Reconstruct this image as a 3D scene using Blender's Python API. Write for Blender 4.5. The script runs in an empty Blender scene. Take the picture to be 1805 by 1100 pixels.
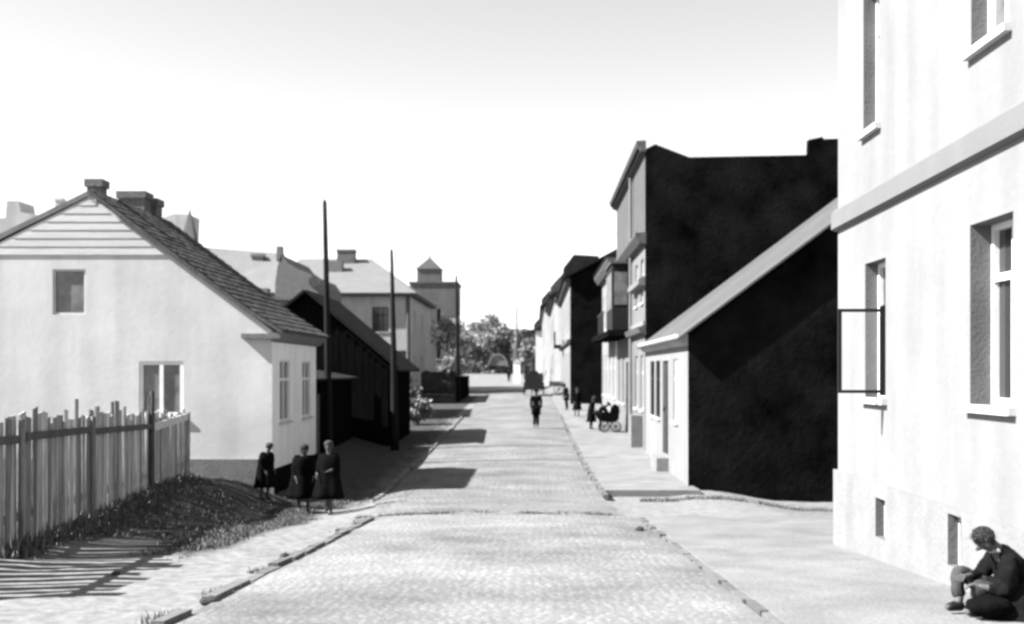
import bpy, bmesh, math, random
from mathutils import Vector, Matrix, noise

sc = bpy.context.scene
col = sc.collection
R = math.radians
rnd = random.Random(7)

# ------------------------------------------------------------------ camera
cd = bpy.data.cameras.new('camera')
cam = bpy.data.objects.new('camera', cd)
col.objects.link(cam)
sc.camera = cam
cam.location = (0, 0, 3.0)
cam.rotation_euler = (R(90), 0, 0)
cd.sensor_width = 36
cd.lens = 2000 / 1805 * 36
cd.shift_x = -(943 - 902.5) / 1805
cd.shift_y = (655 - 550) / 1805
cd.clip_start = 0.1
cd.clip_end = 5000
cd.dof.use_dof = True
cd.dof.focus_distance = 12.5
cd.dof.aperture_fstop = 1.5

# ------------------------------------------------------------------ sky and sun
SUN_EL, SUN_AZ = 42.0, 11.0          # light travels towards +X and a little towards +Y
ld = Vector((math.cos(R(SUN_EL)) * math.cos(R(SUN_AZ)), math.cos(R(SUN_EL)) * math.sin(R(SUN_AZ)), -math.sin(R(SUN_EL))))
world = bpy.data.worlds.new('World')
sc.world = world
world.use_nodes = True
nt = world.node_tree
bg = nt.nodes['Background']
sky = nt.nodes.new('ShaderNodeTexSky')
sky.sky_type = 'NISHITA'
sky.sun_disc = False
sky.sun_elevation = R(SUN_EL)
sky.sun_rotation = R(-90 - SUN_AZ)
sky.air_density = 1.0
sky.dust_density = 0.0
sky.ozone_density = 1.0
bw = nt.nodes.new('ShaderNodeRGBToBW')
nt.links.new(sky.outputs[0], bw.inputs[0])
nt.links.new(bw.outputs[0], bg.inputs['Color'])
bg.inputs['Strength'].default_value = 0.071
sl = bpy.data.lights.new('sun', 'SUN')
sl.energy = 5.0
sl.angle = R(0.6)
sl.color = (1, 1, 1)
so = bpy.data.objects.new('sun', sl)
col.objects.link(so)
so.location = (-30, -10, 40)
so.rotation_euler = ld.to_track_quat('-Z', 'Y').to_euler()
sc.view_settings.view_transform = 'Standard'
sc.view_settings.look = 'None'
sc.view_settings.gamma = 1
sc.view_settings.exposure = 2.1
sc.render.engine = 'CYCLES'
sc.cycles.filter_width = 2.8
sc.cycles.use_denoising = True
sc.cycles.max_bounces = 6
sc.cycles.volume_bounces = 0

# ------------------------------------------------------------------ helpers
def px(x, y, Y):
    """world point at depth Y for a measured photograph coordinate"""
    return Vector(((x - 943) * Y / 2000, Y, 3 + (655 - y) * Y / 2000))

def tag(o, label=None, cat=None, group=None, kind=None):
    if label: o['label'] = label
    if cat: o['category'] = cat
    if group: o['group'] = group
    if kind: o['kind'] = kind
    return o

def wloc(o):
    v = Vector((0, 0, 0))
    while o is not None:
        v += o.location
        o = o.parent
    return v

def empty(name, loc, label, cat, group=None):
    o = bpy.data.objects.new(name, None)
    col.objects.link(o)
    o.location = loc
    o.empty_display_size = 0.3
    return tag(o, label, cat, group)

class MB:
    def __init__(s):
        s.v = []; s.f = []
    def add(s, vs, fs):
        b = len(s.v)
        s.v += [Vector(p) for p in vs]
        s.f += [tuple(b + i for i in f) for f in fs]
        return s
    def quad(s, a, b, c, d):
        return s.add([a, b, c, d], [(0, 1, 2, 3)])
    def box(s, lo, hi, T=None):
        x0, y0, z0 = lo; x1, y1, z1 = hi
        vs = [(x0, y0, z0), (x1, y0, z0), (x1, y1, z0), (x0, y1, z0), (x0, y0, z1), (x1, y0, z1), (x1, y1, z1), (x0, y1, z1)]
        if T: vs = [T(*p) for p in vs]
        return s.add(vs, [(0, 3, 2, 1), (4, 5, 6, 7), (0, 1, 5, 4), (1, 2, 6, 5), (2, 3, 7, 6), (3, 0, 4, 7)])
    def prism(s, prof, y0, y1):
        """profile of (x, z) points in a frontal plane, extruded along Y"""
        n = len(prof)
        vs = [(x, y0, z) for x, z in prof] + [(x, y1, z) for x, z in prof]
        fs = [tuple(range(n)), tuple(range(2 * n - 1, n - 1, -1))]
        for i in range(n):
            j = (i + 1) % n
            fs.append((i, i + n, j + n, j))
        return s.add(vs, fs)
    def slab(s, a, b, c, d, t):
        """quad a b c d thickened by t along its normal"""
        a, b, c, d = map(Vector, (a, b, c, d))
        n = (b - a).cross(d - a).normalized() * t
        return s.add([a, b, c, d, a + n, b + n, c + n, d + n], [(0, 3, 2, 1), (4, 5, 6, 7), (0, 1, 5, 4), (1, 2, 6, 5), (2, 3, 7, 6), (3, 0, 4, 7)])
    def tube(s, pts, rads, n=8, cap=True):
        pts = [Vector(p) for p in pts]
        rings = []
        for i, p in enumerate(pts):
            d = (pts[min(i + 1, len(pts) - 1)] - pts[max(i - 1, 0)]).normalized()
            up = Vector((0, 0, 1)) if abs(d.z) < .9 else Vector((0, 1, 0))
            a = d.cross(up).normalized(); b = d.cross(a)
            r = rads[i] if isinstance(rads, (list, tuple)) else rads
            rings.append([p + a * r * math.cos(2 * math.pi * k / n) + b * r * math.sin(2 * math.pi * k / n) for k in range(n)])
        vs = [q for r_ in rings for q in r_]
        fs = []
        for i in range(len(pts) - 1):
            for k in range(n):
                k2 = (k + 1) % n
                fs.append((i * n + k, i * n + k2, (i + 1) * n + k2, (i + 1) * n + k))
        if cap:
            fs.append(tuple(range(n - 1, -1, -1)))
            fs.append(tuple((len(pts) - 1) * n + k for k in range(n)))
        return s.add(vs, fs)
    def rings(s, rs, n=12, cap=True):
        """rs: list of (centre, rx, ry) horizontal elliptical rings"""
        vs = []
        for c, rx, ry in rs:
            c = Vector(c)
            for k in range(n):
                a = 2 * math.pi * k / n
                vs.append(c + Vector((rx * math.cos(a), ry * math.sin(a), 0)))
        fs = []
        for i in range(len(rs) - 1):
            for k in range(n):
                k2 = (k + 1) % n
                fs.append((i * n + k, i * n + k2, (i + 1) * n + k2, (i + 1) * n + k))
        if cap:
            fs.append(tuple(range(n - 1, -1, -1)))
            fs.append(tuple((len(rs) - 1) * n + k for k in range(n)))
        return s.add(vs, fs)
    def build(s, name, m, parent=None, loc=None, smooth=False):
        base = wloc(parent) if parent else Vector((0, 0, 0))
        if loc is None:
            loc = Vector((0, 0, 0)) if parent else (sum(s.v, Vector()) / max(1, len(s.v)))
            if not parent:
                loc = Vector((loc.x, loc.y, min(p.z for p in s.v)))
        loc = Vector(loc)
        off = base + loc if parent else loc
        me = bpy.data.meshes.new(name)
        me.from_pydata([tuple(p - off) for p in s.v], [], s.f)
        me.materials.append(m)
        bm = bmesh.new(); bm.from_mesh(me)
        bmesh.ops.recalc_face_normals(bm, faces=bm.faces)
        bm.to_mesh(me); bm.free()
        if smooth:
            for p in me.polygons: p.use_smooth = True
        o = bpy.data.objects.new(name, me)
        col.objects.link(o)
        if parent: o.parent = parent
        o.location = loc
        return o

def mat(name, base, var=0.25, scale=3.0, rough=0.9, bump=0.2, bscale=30.0, stretch=(1, 1, 1), island=0.0, spec=0.2, streak=0.0):
    m = bpy.data.materials.new(name)
    m.use_nodes = True
    t = m.node_tree; N = t.nodes; L = t.links
    p = N['Principled BSDF']
    p.inputs['Roughness'].default_value = rough
    p.inputs['Specular IOR Level'].default_value = spec
    tc = N.new('ShaderNodeTexCoord'); mp = N.new('ShaderNodeMapping')
    mp.inputs['Scale'].default_value = stretch
    L.new(tc.outputs['Object'], mp.inputs[0])
    n1 = N.new('ShaderNodeTexNoise'); n1.inputs['Scale'].default_value = scale; n1.inputs['Detail'].default_value = 8; n1.inputs['Roughness'].default_value = .65
    L.new(mp.outputs[0], n1.inputs['Vector'])
    mr = N.new('ShaderNodeMapRange')
    mr.inputs['From Min'].default_value = .28; mr.inputs['From Max'].default_value = .72
    mr.inputs['To Min'].default_value = base * (1 - var); mr.inputs['To Max'].default_value = base * (1 + var)
    L.new(n1.outputs['Fac'], mr.inputs['Value'])
    out = mr.outputs[0]
    if island:
        g = N.new('ShaderNodeNewGeometry'); m2 = N.new('ShaderNodeMapRange')
        oi = N.new('ShaderNodeObjectInfo'); ad = N.new('ShaderNodeMath'); ad.operation = 'ADD'
        fr = N.new('ShaderNodeMath'); fr.operation = 'FRACT'
        L.new(g.outputs['Random Per Island'], ad.inputs[0]); L.new(oi.outputs['Random'], ad.inputs[1]); L.new(ad.outputs[0], fr.inputs[0])
        m2.inputs['To Min'].default_value = 1 - island; m2.inputs['To Max'].default_value = 1 + island
        L.new(fr.outputs[0], m2.inputs['Value'])
        mu = N.new('ShaderNodeMath'); mu.operation = 'MULTIPLY'
        L.new(out, mu.inputs[0]); L.new(m2.outputs[0], mu.inputs[1]); out = mu.outputs[0]
    if streak:
        mp2 = N.new('ShaderNodeMapping'); mp2.inputs['Scale'].default_value = (1, 1, .12)
        L.new(tc.outputs['Object'], mp2.inputs[0])
        n3 = N.new('ShaderNodeTexNoise'); n3.inputs['Scale'].default_value = 1.7; n3.inputs['Detail'].default_value = 6
        L.new(mp2.outputs[0], n3.inputs['Vector'])
        m3 = N.new('ShaderNodeMapRange'); m3.inputs['From Min'].default_value = .35; m3.inputs['From Max'].default_value = .6
        m3.inputs['To Min'].default_value = 1 - streak; m3.inputs['To Max'].default_value = 1
        L.new(n3.outputs['Fac'], m3.inputs['Value'])
        mu = N.new('ShaderNodeMath'); mu.operation = 'MULTIPLY'
        L.new(out, mu.inputs[0]); L.new(m3.outputs[0], mu.inputs[1]); out = mu.outputs[0]
    L.new(out, p.inputs['Base Color'])
    if bump:
        n2 = N.new('ShaderNodeTexNoise'); n2.inputs['Scale'].default_value = bscale; n2.inputs['Detail'].default_value = 5
        L.new(mp.outputs[0], n2.inputs['Vector'])
        b = N.new('ShaderNodeBump'); b.inputs['Strength'].default_value = bump; b.inputs['Distance'].default_value = .02
        L.new(n2.outputs['Fac'], b.inputs['Height']); L.new(b.outputs[0], p.inputs['Normal'])
    return m

M = {}
M['plaster'] = mat('white_plaster', .172, .10, .8, bump=.35, bscale=10, streak=.14)
M['plaster_old'] = mat('limewashed_plaster', .46, .09, 1.1, bump=.15, bscale=9, streak=.13)
M['plinth'] = mat('plinth_render', .165, .14, 2.0, bump=.5, bscale=18, streak=.1)
M['plinth_grey'] = mat('grey_plinth', .13, .2, 3.0, bump=.5, bscale=18)
M['plaster_grey'] = mat('grey_plaster', .38, .13, 1.3, bump=.4, bscale=9, streak=.2)
M['plaster_mid'] = mat('pale_plaster', .13, .13, 1.4, bump=.4, bscale=9, streak=.2)
M['moulding'] = mat('moulding', .118, .08, 2.0, bump=.2)
M['white2'] = mat('cream_plaster', .17, .1, 1.2, bump=.25, bscale=9, streak=.12)
M['tower_roof'] = mat('tower_slate', .05, .2, 2, bump=.3)
M['lime2'] = mat('shade_side_limewash', .72, .07, 1.1, bump=.15, bscale=9, streak=.12)  # limewash toned up to offset shade on walls turned from the sun
M['attic'] = mat('attic_render', .075, .15, 1.2, bump=.3, streak=.25)
M['tower'] = mat('dark_grey_render', .105, .15, 1.2, bump=.3, streak=.2)
M['reveal'] = mat('shaded_reveal', .11, .2, 2, bump=.3)  # shade of the window jambs put into a darker tone
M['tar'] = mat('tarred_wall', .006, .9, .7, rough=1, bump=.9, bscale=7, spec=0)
M['tar2'] = mat('black_wall', .006, .6, 1.5, rough=1, bump=.4, bscale=12, spec=0)  # near-black tone for walls, balconies and a plinth
M['darkwood'] = mat('dark_old_wood', .005, .5, 4, rough=1, bump=.6, bscale=20, stretch=(4, 4, .4), spec=0)
M['oldwood'] = mat('weathered_wood', .29, .8, 3, rough=.9, bump=.8, bscale=24, stretch=(6, 6, .35), island=.5)
M['palewood'] = mat('pale_new_wood', .5, .15, 5, bump=.4, bscale=20)
M['siding'] = mat('white_siding', .40, .12, 3, bump=.3, bscale=20, stretch=(.4, 3, 3), island=.06)
M['rail'] = mat('dark_rail_wood', .07, .4, 5, bump=.6, bscale=20)
M['tile'] = mat('old_roof_tile', .05, .35, 3, bump=.4, bscale=20, island=.35)
M['shingle'] = mat('dark_roof', .016, .4, 3, bump=.4, bscale=20, island=.3, spec=.05)
M['paleroof'] = mat('sheet_metal_roof', .13, .12, 1.2, rough=.6, bump=.2, bscale=8, island=.06)
M['sheet'] = mat('grey_sheet_roof', .065, .2, 1.5, rough=.7, bump=.2, bscale=8, island=.1)  # one grey tone on both slopes of the low house
M['brick'] = mat('chimney_brick', .10, .35, 7, bump=.6, bscale=16)
M['frame'] = mat('window_frame_white', .62, .1, 4, bump=.1)
M['framedark'] = mat('window_frame_dark', .010, .2, 4, bump=.1)
M['sill'] = mat('window_sill', .42, .15, 4, bump=.2)
M['glass'] = mat('window_glass', .02, .3, .8, rough=.12, bump=0, spec=.5)
M['glassgrey'] = mat('dusty_glass', .10, .6, 3, rough=.3, bump=0, spec=.5)
M['door'] = mat('dark_door', .022, .3, 4, bump=.3)
M['cobble'] = mat('cobble_stone', .145, .48, .55, bump=.3, bscale=40, island=.07)
M['cobble2'] = mat('worn_dark_cobble', .11, .48, .6, bump=.3, bscale=40, island=.14)
M['bed'] = mat('road_sand_bed', .125, .48, .55, bump=.8, bscale=26)
M['pave'] = mat('sandy_pavement', .14, .28, 1.1, bump=.8, bscale=22)
M['kerb'] = mat('kerb_stone', .10, .2, 4, bump=.5, bscale=20, island=.2)
M['stone'] = mat('dark_stone', .03, .4, 8, bump=.6)
M['grass'] = mat('weed_blades', .11, .4, 4, bump=0, island=.6, spec=0)
M['pole'] = mat('tarred_pole', .010, .4, 4, bump=.6, bscale=18, stretch=(4, 4, .4), spec=.1)
M['polepale'] = mat('pale_pole', .06, .4, 4, bump=.6, bscale=18, stretch=(4, 4, .4), spec=.1)  # lighter tone for the farthest pole
M['leaf_far'] = mat('haze_pale_foliage', .18, .3, 2, bump=0, island=.5, spec=0)  # foliage paled, distance haze is put into its colour
M['leaf'] = mat('foliage', .055, .3, 2, bump=0, island=.5)
M['bark'] = mat('bark', .05, .4, 6, bump=.6)
M['coat'] = mat('black_wool', .004, .3, 8, rough=1, bump=.5, bscale=60, spec=0.02)
M['coat2'] = mat('dark_wool', .006, .5, 8, rough=.97, bump=.6, bscale=50, spec=.05)
M['trouser'] = mat('worn_grey_trousers', .035, .6, 9, bump=.7, bscale=30)
M['skin'] = mat('skin', .07, .1, 10, rough=.6, bump=.1)
M['hair'] = mat('dark_hair', .02, .5, 30, bump=.6, bscale=80)
M['hairgrey'] = mat('greying_hair', .035, .6, 20, bump=.8, bscale=80)
M['scarf'] = mat('pale_headscarf', .035, .2, 9, bump=.4)
M['scarfdark'] = mat('grey_headscarf', .02, .2, 9, bump=.4)
M['shirt'] = mat('pale_cloth', .25, .15, 12, bump=.4)
M['shoe'] = mat('black_leather', .008, .3, 8, rough=.5, bump=.2)
M['horse'] = mat('dark_horse_hair', .02, .3, 8, bump=.3)
M['canvas'] = mat('grey_canvas', .18, .2, 4, bump=.3)
M['iron'] = mat('iron', .03, .3, 8, rough=.6, bump=.2)
M['plank'] = mat('cart_wood', .014, .4, 5, bump=.5)

# ground material: sandy soil with dark weedy earth patches
def ground_mat():
    m = bpy.data.materials.new('soil')
    m.use_nodes = True
    t = m.node_tree; N = t.nodes; L = t.links
    p = N['Principled BSDF']; p.inputs['Roughness'].default_value = .95; p.inputs['Specular IOR Level'].default_value = .1
    g = N.new('ShaderNodeNewGeometry')
    at = N.new('ShaderNodeAttribute'); at.attribute_name = 'weed'
    n = N.new('ShaderNodeTexNoise'); n.inputs['Scale'].default_value = 1.1; n.inputs['Detail'].default_value = 9; n.inputs['Roughness'].default_value = .7
    L.new(g.outputs['Position'], n.inputs['Vector'])
    a = N.new('ShaderNodeMath'); a.operation = 'MULTIPLY_ADD'; a.inputs[1].default_value = 1.3; a.inputs[2].default_value = -.65
    L.new(n.outputs['Fac'], a.inputs[0])
    b = N.new('ShaderNodeMath'); b.operation = 'ADD'
    L.new(a.outputs[0], b.inputs[0]); L.new(at.outputs['Fac'], b.inputs[1])
    r = N.new('ShaderNodeMapRange'); r.inputs['From Min'].default_value = .25; r.inputs['From Max'].default_value = .75
    r.inputs['To Min'].default_value = .16; r.inputs['To Max'].default_value = .045
    L.new(b.outputs[0], r.inputs['Value'])
    n2 = N.new('ShaderNodeTexNoise'); n2.inputs['Scale'].default_value = 6; n2.inputs['Detail'].default_value = 8
    L.new(g.outputs['Position'], n2.inputs['Vector'])
    r2 = N.new('ShaderNodeMapRange'); r2.inputs['From Min'].default_value = .3; r2.inputs['From Max'].default_value = .7; r2.inputs['To Min'].default_value = .72; r2.inputs['To Max'].default_value = 1.2
    L.new(n2.outputs['Fac'], r2.inputs['Value'])
    mu = N.new('ShaderNodeMath'); mu.operation = 'MULTIPLY'
    L.new(r.outputs[0], mu.inputs[0]); L.new(r2.outputs[0], mu.inputs[1])
    L.new(mu.outputs[0], p.inputs['Base Color'])
    bn = N.new('ShaderNodeBump'); bn.inputs['Strength'].default_value = .7; bn.inputs['Distance'].default_value = .05
    L.new(n2.outputs['Fac'], bn.inputs['Height']); L.new(bn.outputs[0], p.inputs['Normal'])
    return m
M['soil'] = ground_mat()

# ------------------------------------------------------------------ terrain
PROF = [(-40, 1.7), (0, 1.56), (26, .06), (29, 0), (36, 0), (50, .34), (66, .85), (85, 1.2), (125, 1.35), (150, 1.55), (200, 2.45), (260, 2.85), (3000, 2.9)]
def g0(Y):
    if Y <= PROF[0][0]: return PROF[0][1]
    for (a, za), (b, zb) in zip(PROF, PROF[1:]):
        if Y <= b:
            return za + (zb - za) * (Y - a) / (b - a)
    return PROF[-1][1]
def sm(a, b, x):
    t = min(1, max(0, (x - a) / (b - a)))
    return t * t * (3 - 2 * t)
def gz(X, Y):
    z = g0(Y)
    z += sm(-5.4, -7.2, X) * (.12 + .28 * sm(14, 26, Y)) * (1 - sm(40, 60, Y))
    z -= .22 * sm(-2.9, -4.6, X) * sm(17, 23, Y) * (1 - sm(28, 36, Y)) * (1 - sm(-6, -7.5, X))
    z -= .30 * sm(4.2, 6.5, X) * sm(18, 27, Y) * (1 - sm(29, 40, Y))
    return z

def weed(X, Y):
    w = 0
    # trodden path next to the left kerb stays pale, bank further out is weedy
    edge = -4.0 - .12 * max(0, Y - 19)
    if 11 < Y < 27.4:
        blob = math.exp(-((X + 5.6) / .7) ** 2 - ((Y - 14.9) / 1.3) ** 2)
        w = max(w, sm(edge + .4, edge - .4, X) * sm(12.7, 14.6, Y) * sm(-12, -8.4, X) * (1 - .9 * blob))
    if 26 < Y < 60 and X < -3.9:
        w = max(w, .45 + .5 * sm(-4.0, -5.0, X))
    if X < -8.6: w = max(w, .8)
    if 60 <= Y < 84 and X < -4.2: w = max(w, .9)
    if X > 4.5 and 20 < Y < 40: w = max(w, .3)
    if Y > 205: w = max(w, .95)
    return w

def seq(a, b, s):
    n = max(1, int(round((b - a) / s)))
    return [a + (b - a) * i / n for i in range(n)]
XS = [-900, -400, -200, -120, -80, -60, -45, -35, -28, -22, -18, -15] + seq(-13, -2.75, .25) + [-2.75] + seq(-2.4, 1.77, .45)[1:] + [1.77] + seq(2.0, 6, .4) + [6, 7, 8.5, 10, 12, 15, 20, 28, 40, 60, 90, 150, 300, 900]
YS = [-60, -30] + seq(-12, 5, 1.5) + seq(5, 60, .4) + seq(60, 130, 1.5) + seq(130, 290, 5) + [290, 400, 700, 1200, 2500]
def covered(X, Y):
    return (-2.75 <= X <= 1.77 and Y < 130)

def sheet(name, xs, ys, zf, m, kind='structure', attr=None):
    vs = [(x, y, zf(x, y)) for y in ys for x in xs]
    nx = len(xs)
    fs = [(j * nx + i, j * nx + i + 1, (j + 1) * nx + i + 1, (j + 1) * nx + i) for j in range(len(ys) - 1) for i in range(nx - 1)]
    me = bpy.data.meshes.new(name)
    me.from_pydata(vs, [], fs)
    me.materials.append(m)
    for p in me.polygons: p.use_smooth = True
    if attr:
        a = me.attributes.new('weed', 'FLOAT', 'POINT')
        a.data.foreach_set('value', [attr(x, y) for y in ys for x in xs])
    o = bpy.data.objects.new(name, me)
    col.objects.link(o)
    o['kind'] = kind
    return o

def relief(X, Y):
    return .035 * noise.noise(Vector((X * .9, Y * .9, 0))) + .02 * noise.noise(Vector((X * 2.7, Y * 2.7, 3)))
def tz(X, Y):
    z = gz(X, Y)
    if X < -2.9 and Y < 60: z += relief(X, Y) * sm(-2.9, -3.8, X)
    if Y < 130 and 1.5 < X < 3.5: z -= .05
    return z
sheet('ground', XS, YS, tz, M['soil'], attr=weed)

# road: left edge steps out beyond the cross street
def rl(Y): return -2.75 if Y < 20 else (-3.7 if Y > 26 else -2.75 - .95 * (Y - 20) / 6)
def rr(Y): return 1.77 if Y < 20 else max(1.05, 1.62 - .008 * (Y - 20))
ysr = [y for y in YS if -12 <= y <= 130]
def road_sheet():
    vs, fs = [], []
    K = 13
    for y in ysr:
        for i in range(K):
            t = i / (K - 1)
            x = rl(y) * (1 - t) + rr(y) * t
            vs.append((x, y, gz(x, y) + .03 + .05 * (1 - (2 * t - 1) ** 2)))
    for j in range(len(ysr) - 1):
        for i in range(K - 1):
            fs.append((j * K + i, j * K + i + 1, (j + 1) * K + i + 1, (j + 1) * K + i))
    me = bpy.data.meshes.new('road'); me.from_pydata(vs, [], fs); me.materials.append(M['bed'])
    for p in me.polygons: p.use_smooth = True
    o = bpy.data.objects.new('road', me); col.objects.link(o); o['kind'] = 'structure'
    return o
road_sheet()
def roadz(x, y):
    t = (x - rl(y)) / (rr(y) - rl(y))
    t = min(1, max(0, t))
    return gz(x, y) + .03 + .05 * (1 - (2 * t - 1) ** 2)

# cobbles, one mass
def cobbles(ya, yb, p, m, label):
    vs, fs = [], []
    def stone(x, y, z, a, b, rot):
        n = 6
        i0 = len(vs)
        c, s_ = math.cos(rot), math.sin(rot)
        for k in range(n):
            t = 2 * math.pi * k / n + rnd.uniform(-.2, .2)
            for r_, h in ((1, 0), (.8, .004)):
                u, w = a * r_ * math.cos(t), b * r_ * math.sin(t)
                vs.append((x + u * c - w * s_, y + u * s_ + w * c, z + h))
        vs.append((x, y, z + .005))
        for k in range(n):
            k2 = (k + 1) % n
            fs.append((i0 + 2 * k, i0 + 2 * k2, i0 + 2 * k2 + 1, i0 + 2 * k + 1))
            fs.append((i0 + 2 * k + 1, i0 + 2 * k2 + 1, i0 + 2 * n))
    y = ya
    while y < yb:
        x = rl(y) + .1 + rnd.uniform(0, .05)
        while x < rr(y) - .08:
            if rnd.random() > .03:
                xx, yy = x + rnd.uniform(-.03, .03), y + rnd.uniform(-.035, .035)
                stone(xx, yy, roadz(xx, yy) - .003 + rnd.uniform(-.003, .003), p * .5 * rnd.uniform(.85, 1.05), p * .5 * rnd.uniform(.8, 1.05), rnd.uniform(-.5, .5))
            x += p
        y += p
    me = bpy.data.meshes.new('cobblestones'); me.from_pydata(vs, [], fs); me.materials.append(M[m])
    for q in me.polygons: q.use_smooth = True
    o = bpy.data.objects.new('cobblestones', me); col.objects.link(o)
    tag(o, label, 'paving', kind='stuff')
cobbles(2.0, 20.2, .092, 'cobble', 'pale worn cobblestones on the near slope of the street')
cobbles(20.25, 62, .14, 'cobble2', 'darker cobblestones of the street beyond the side street')

# right pavement in two lengths, the left trodden path is plain ground
def strip(name, x0f, x1f, y0, y1, h, m):
    ys = [y for y in YS if y0 <= y <= y1]
    mb = MB()
    vs, fs = [], []
    K = 6
    for y in ys:
        a, b = x0f(y), x1f(y)
        for i in range(K):
            x = a + (b - a) * i / (K - 1)
            vs.append((x, y, gz(x, y) + h))
        vs.append((b, y, gz(b, y) - .2)); vs.append((a, y, gz(a, y) - .2))
    n = K + 2
    for j in range(len(ys) - 1):
        for i in range(n):
            i2 = (i + 1) % n
            fs.append((j * n + i, j * n + i2, (j + 1) * n + i2, (j + 1) * n + i))
    fs.append(tuple(range(n))); fs.append(tuple((len(ys) - 1) * n + i for i in range(n)))
    mb.add(vs, fs)
    o = mb.build(name, m, loc=(0, 0, 0)); o['kind'] = 'structure'
    return o
strip('pavement', lambda y: 1.87 + .9 * sm(18.0, 20.4, y) ** 3, lambda y: 5.5, -12, 20.4, .06, M['pave'])
strip('pavement', lambda y: rr(y) + .12, lambda y: 3.99, 27.0, 120, .11, M['pave'])

# kerb stones
def kerb(name, xf, y0, y1, w=.12, hh=.13, gap=.02, zj=.03):
    base = bpy.data.objects.new(name, None); col.objects.link(base)
    base.location = (xf((y0 + y1) / 2), (y0 + y1) / 2, g0((y0 + y1) / 2)); base['kind'] = 'structure'
    y = y0
    shared = []
    for q in range(4):
        me = MB(); j = [rnd.uniform(-.012, .012) for _ in range(8)]
        x0, x1, L_ = -w / 2, w / 2, .62
        v = [(x0 + j[0], -L_ / 2, -.2), (x1 + j[1], -L_ / 2, -.2), (x1 + j[2], L_ / 2, -.2), (x0 + j[3], L_ / 2, -.2), (x0 + j[4] + .015, -L_ / 2 + .01, hh), (x1 + j[5], -L_ / 2 + .01, hh), (x1 + j[6], L_ / 2 - .01, hh), (x0 + j[7] + .015, L_ / 2 - .01, hh)]
        me.add(v, [(0, 3, 2, 1), (4, 5, 6, 7), (0, 1, 5, 4), (1, 2, 6, 5), (2, 3, 7, 6), (3, 0, 4, 7)])
        o = me.build('kerb_stone', M['kerb'], base, loc=(0, 0, 0))
        mesh = o.data; 
        for vv in mesh.vertices: vv.co += base.location
        bpy.data.objects.remove(o)
        shared.append(mesh)
    while y < y1:
        if rnd.random() > gap:
            o = bpy.data.objects.new('kerb_stone', rnd.choice(shared)); col.objects.link(o); o.parent = base
            x = xf(y)
            o.location = Vector((x + rnd.uniform(-.02, .02), y, gz(x, y) + rnd.uniform(-zj, .0))) - base.location
            dz = gz(x, y + .3) - gz(x, y - .3)
            o.rotation_euler = (math.atan2(dz, .6), rnd.uniform(-.05, .05), rnd.uniform(-.04, .04) - math.atan2(xf(y + .3) - xf(y - .3), .6))
        y += .645
kerb('kerb', lambda y: rl(y) - .06 if y < 20 else -2.81, 5.5, 19.6, hh=.075, gap=.05, zj=.035)
kerb('kerb', lambda y: 1.84, 5.5, 19.4, hh=.058)
kerb('kerb', lambda y: rr(y) + .07, 26.5, 60, hh=.125)
kerb('kerb', lambda y: rl(y) - .07, 27, 60, hh=.10)

# pale sandy square at the end of the street
sheet('square', [-16, -12, -8, -4, 0, 3], [y for y in YS if 118 <= y <= 208], lambda x, y: gz(x, y) + .10, M['pave'])

# ------------------------------------------------------------------ grass and weeds
def blades(name, spots, m, label, hh=(.02, .10)):
    vs, fs = [], []
    for x, y, s in spots:
        z = (roadz(x, y) if rl(y) < x < rr(y) else tz(x, y)) - .01
        s = abs(s)
        h = rnd.uniform(*hh) * s
        a = rnd.uniform(0, 6.28); w = .005 + .005 * s
        dx, dy = math.cos(a) * w, math.sin(a) * w
        lx, ly = rnd.uniform(-.5, .5) * h, rnd.uniform(-.5, .5) * h
        i = len(vs)
        vs += [(x - dx, y - dy, z), (x + dx, y + dy, z), (x + dx * .6 + lx * .5, y + dy * .6 + ly * .5, z + h * .6), (x - dx * .6 + lx * .5, y - dy * .6 + ly * .5, z + h * .6), (x + lx, y + ly, z + h)]
        fs += [(i, i + 1, i + 2, i + 3), (i + 3, i + 2, i + 4)]
    me = bpy.data.meshes.new(name); me.from_pydata(vs, [], fs); me.materials.append(m)
    o = bpy.data.objects.new(name, me); col.objects.link(o)
    return tag(o, label, 'grass', kind='stuff')
sp = []
while len(sp) < 42000:
    y = rnd.uniform(13, 28); x = rnd.uniform(-9.5, -3.9)
    fx = -6.2 - (y - 13.3) * .15
    if y < 26.6 and x < fx + .02: continue
    if y > 27.3 and x < -6.3: continue
    w = weed(x, y) + .9 * noise.noise(Vector((x * .8, y * .8, 9))) + .5 * noise.noise(Vector((x * 2.3, y * 2.3, 2)))
    near = sm(.7, 0, x - fx)
    if rnd.random() < sm(.5, 1.5, w + near * .9) * .8: sp.append((x, y, .4 + .35 * max(0, min(1, w)) + 2.6 * near ** 2 * rnd.random()))
blades('grass', sp, M['grass'], 'dark weedy grass on the bank before the plank fence')
sp = []
for _ in range(5000):
    x = rnd.uniform(2.0, 11); y = 26.2 + rnd.gauss(0, .14) + .04 * math.sin(x * 2)
    if noise.noise(Vector((x * 1.1, 0, 5))) + .1 * x > -.05: sp.append((x, y, .55))
for _ in range(4200):
    x = rnd.uniform(-3.2, 2.0); y = 20.3 + rnd.gauss(0, .2)
    if noise.noise(Vector((x * 1.6, y * 2, 1))) > .02: sp.append((x, y, -.3))
for _ in range(2600):
    y = rnd.uniform(8, 20); x = -2.9 + rnd.gauss(0, .07)
    if noise.noise(Vector((y * 1.3, 0, 6))) > .12: sp.append((x, y, .45))
for _ in range(2600):
    y = rnd.uniform(27, 60); sp.append((rl(y) - .3 - abs(rnd.gauss(0, .5)), y, .5))
blades('weeds', sp, M['grass'], 'thin line of weeds along the far gutter of the side street', (.06, .22))

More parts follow.
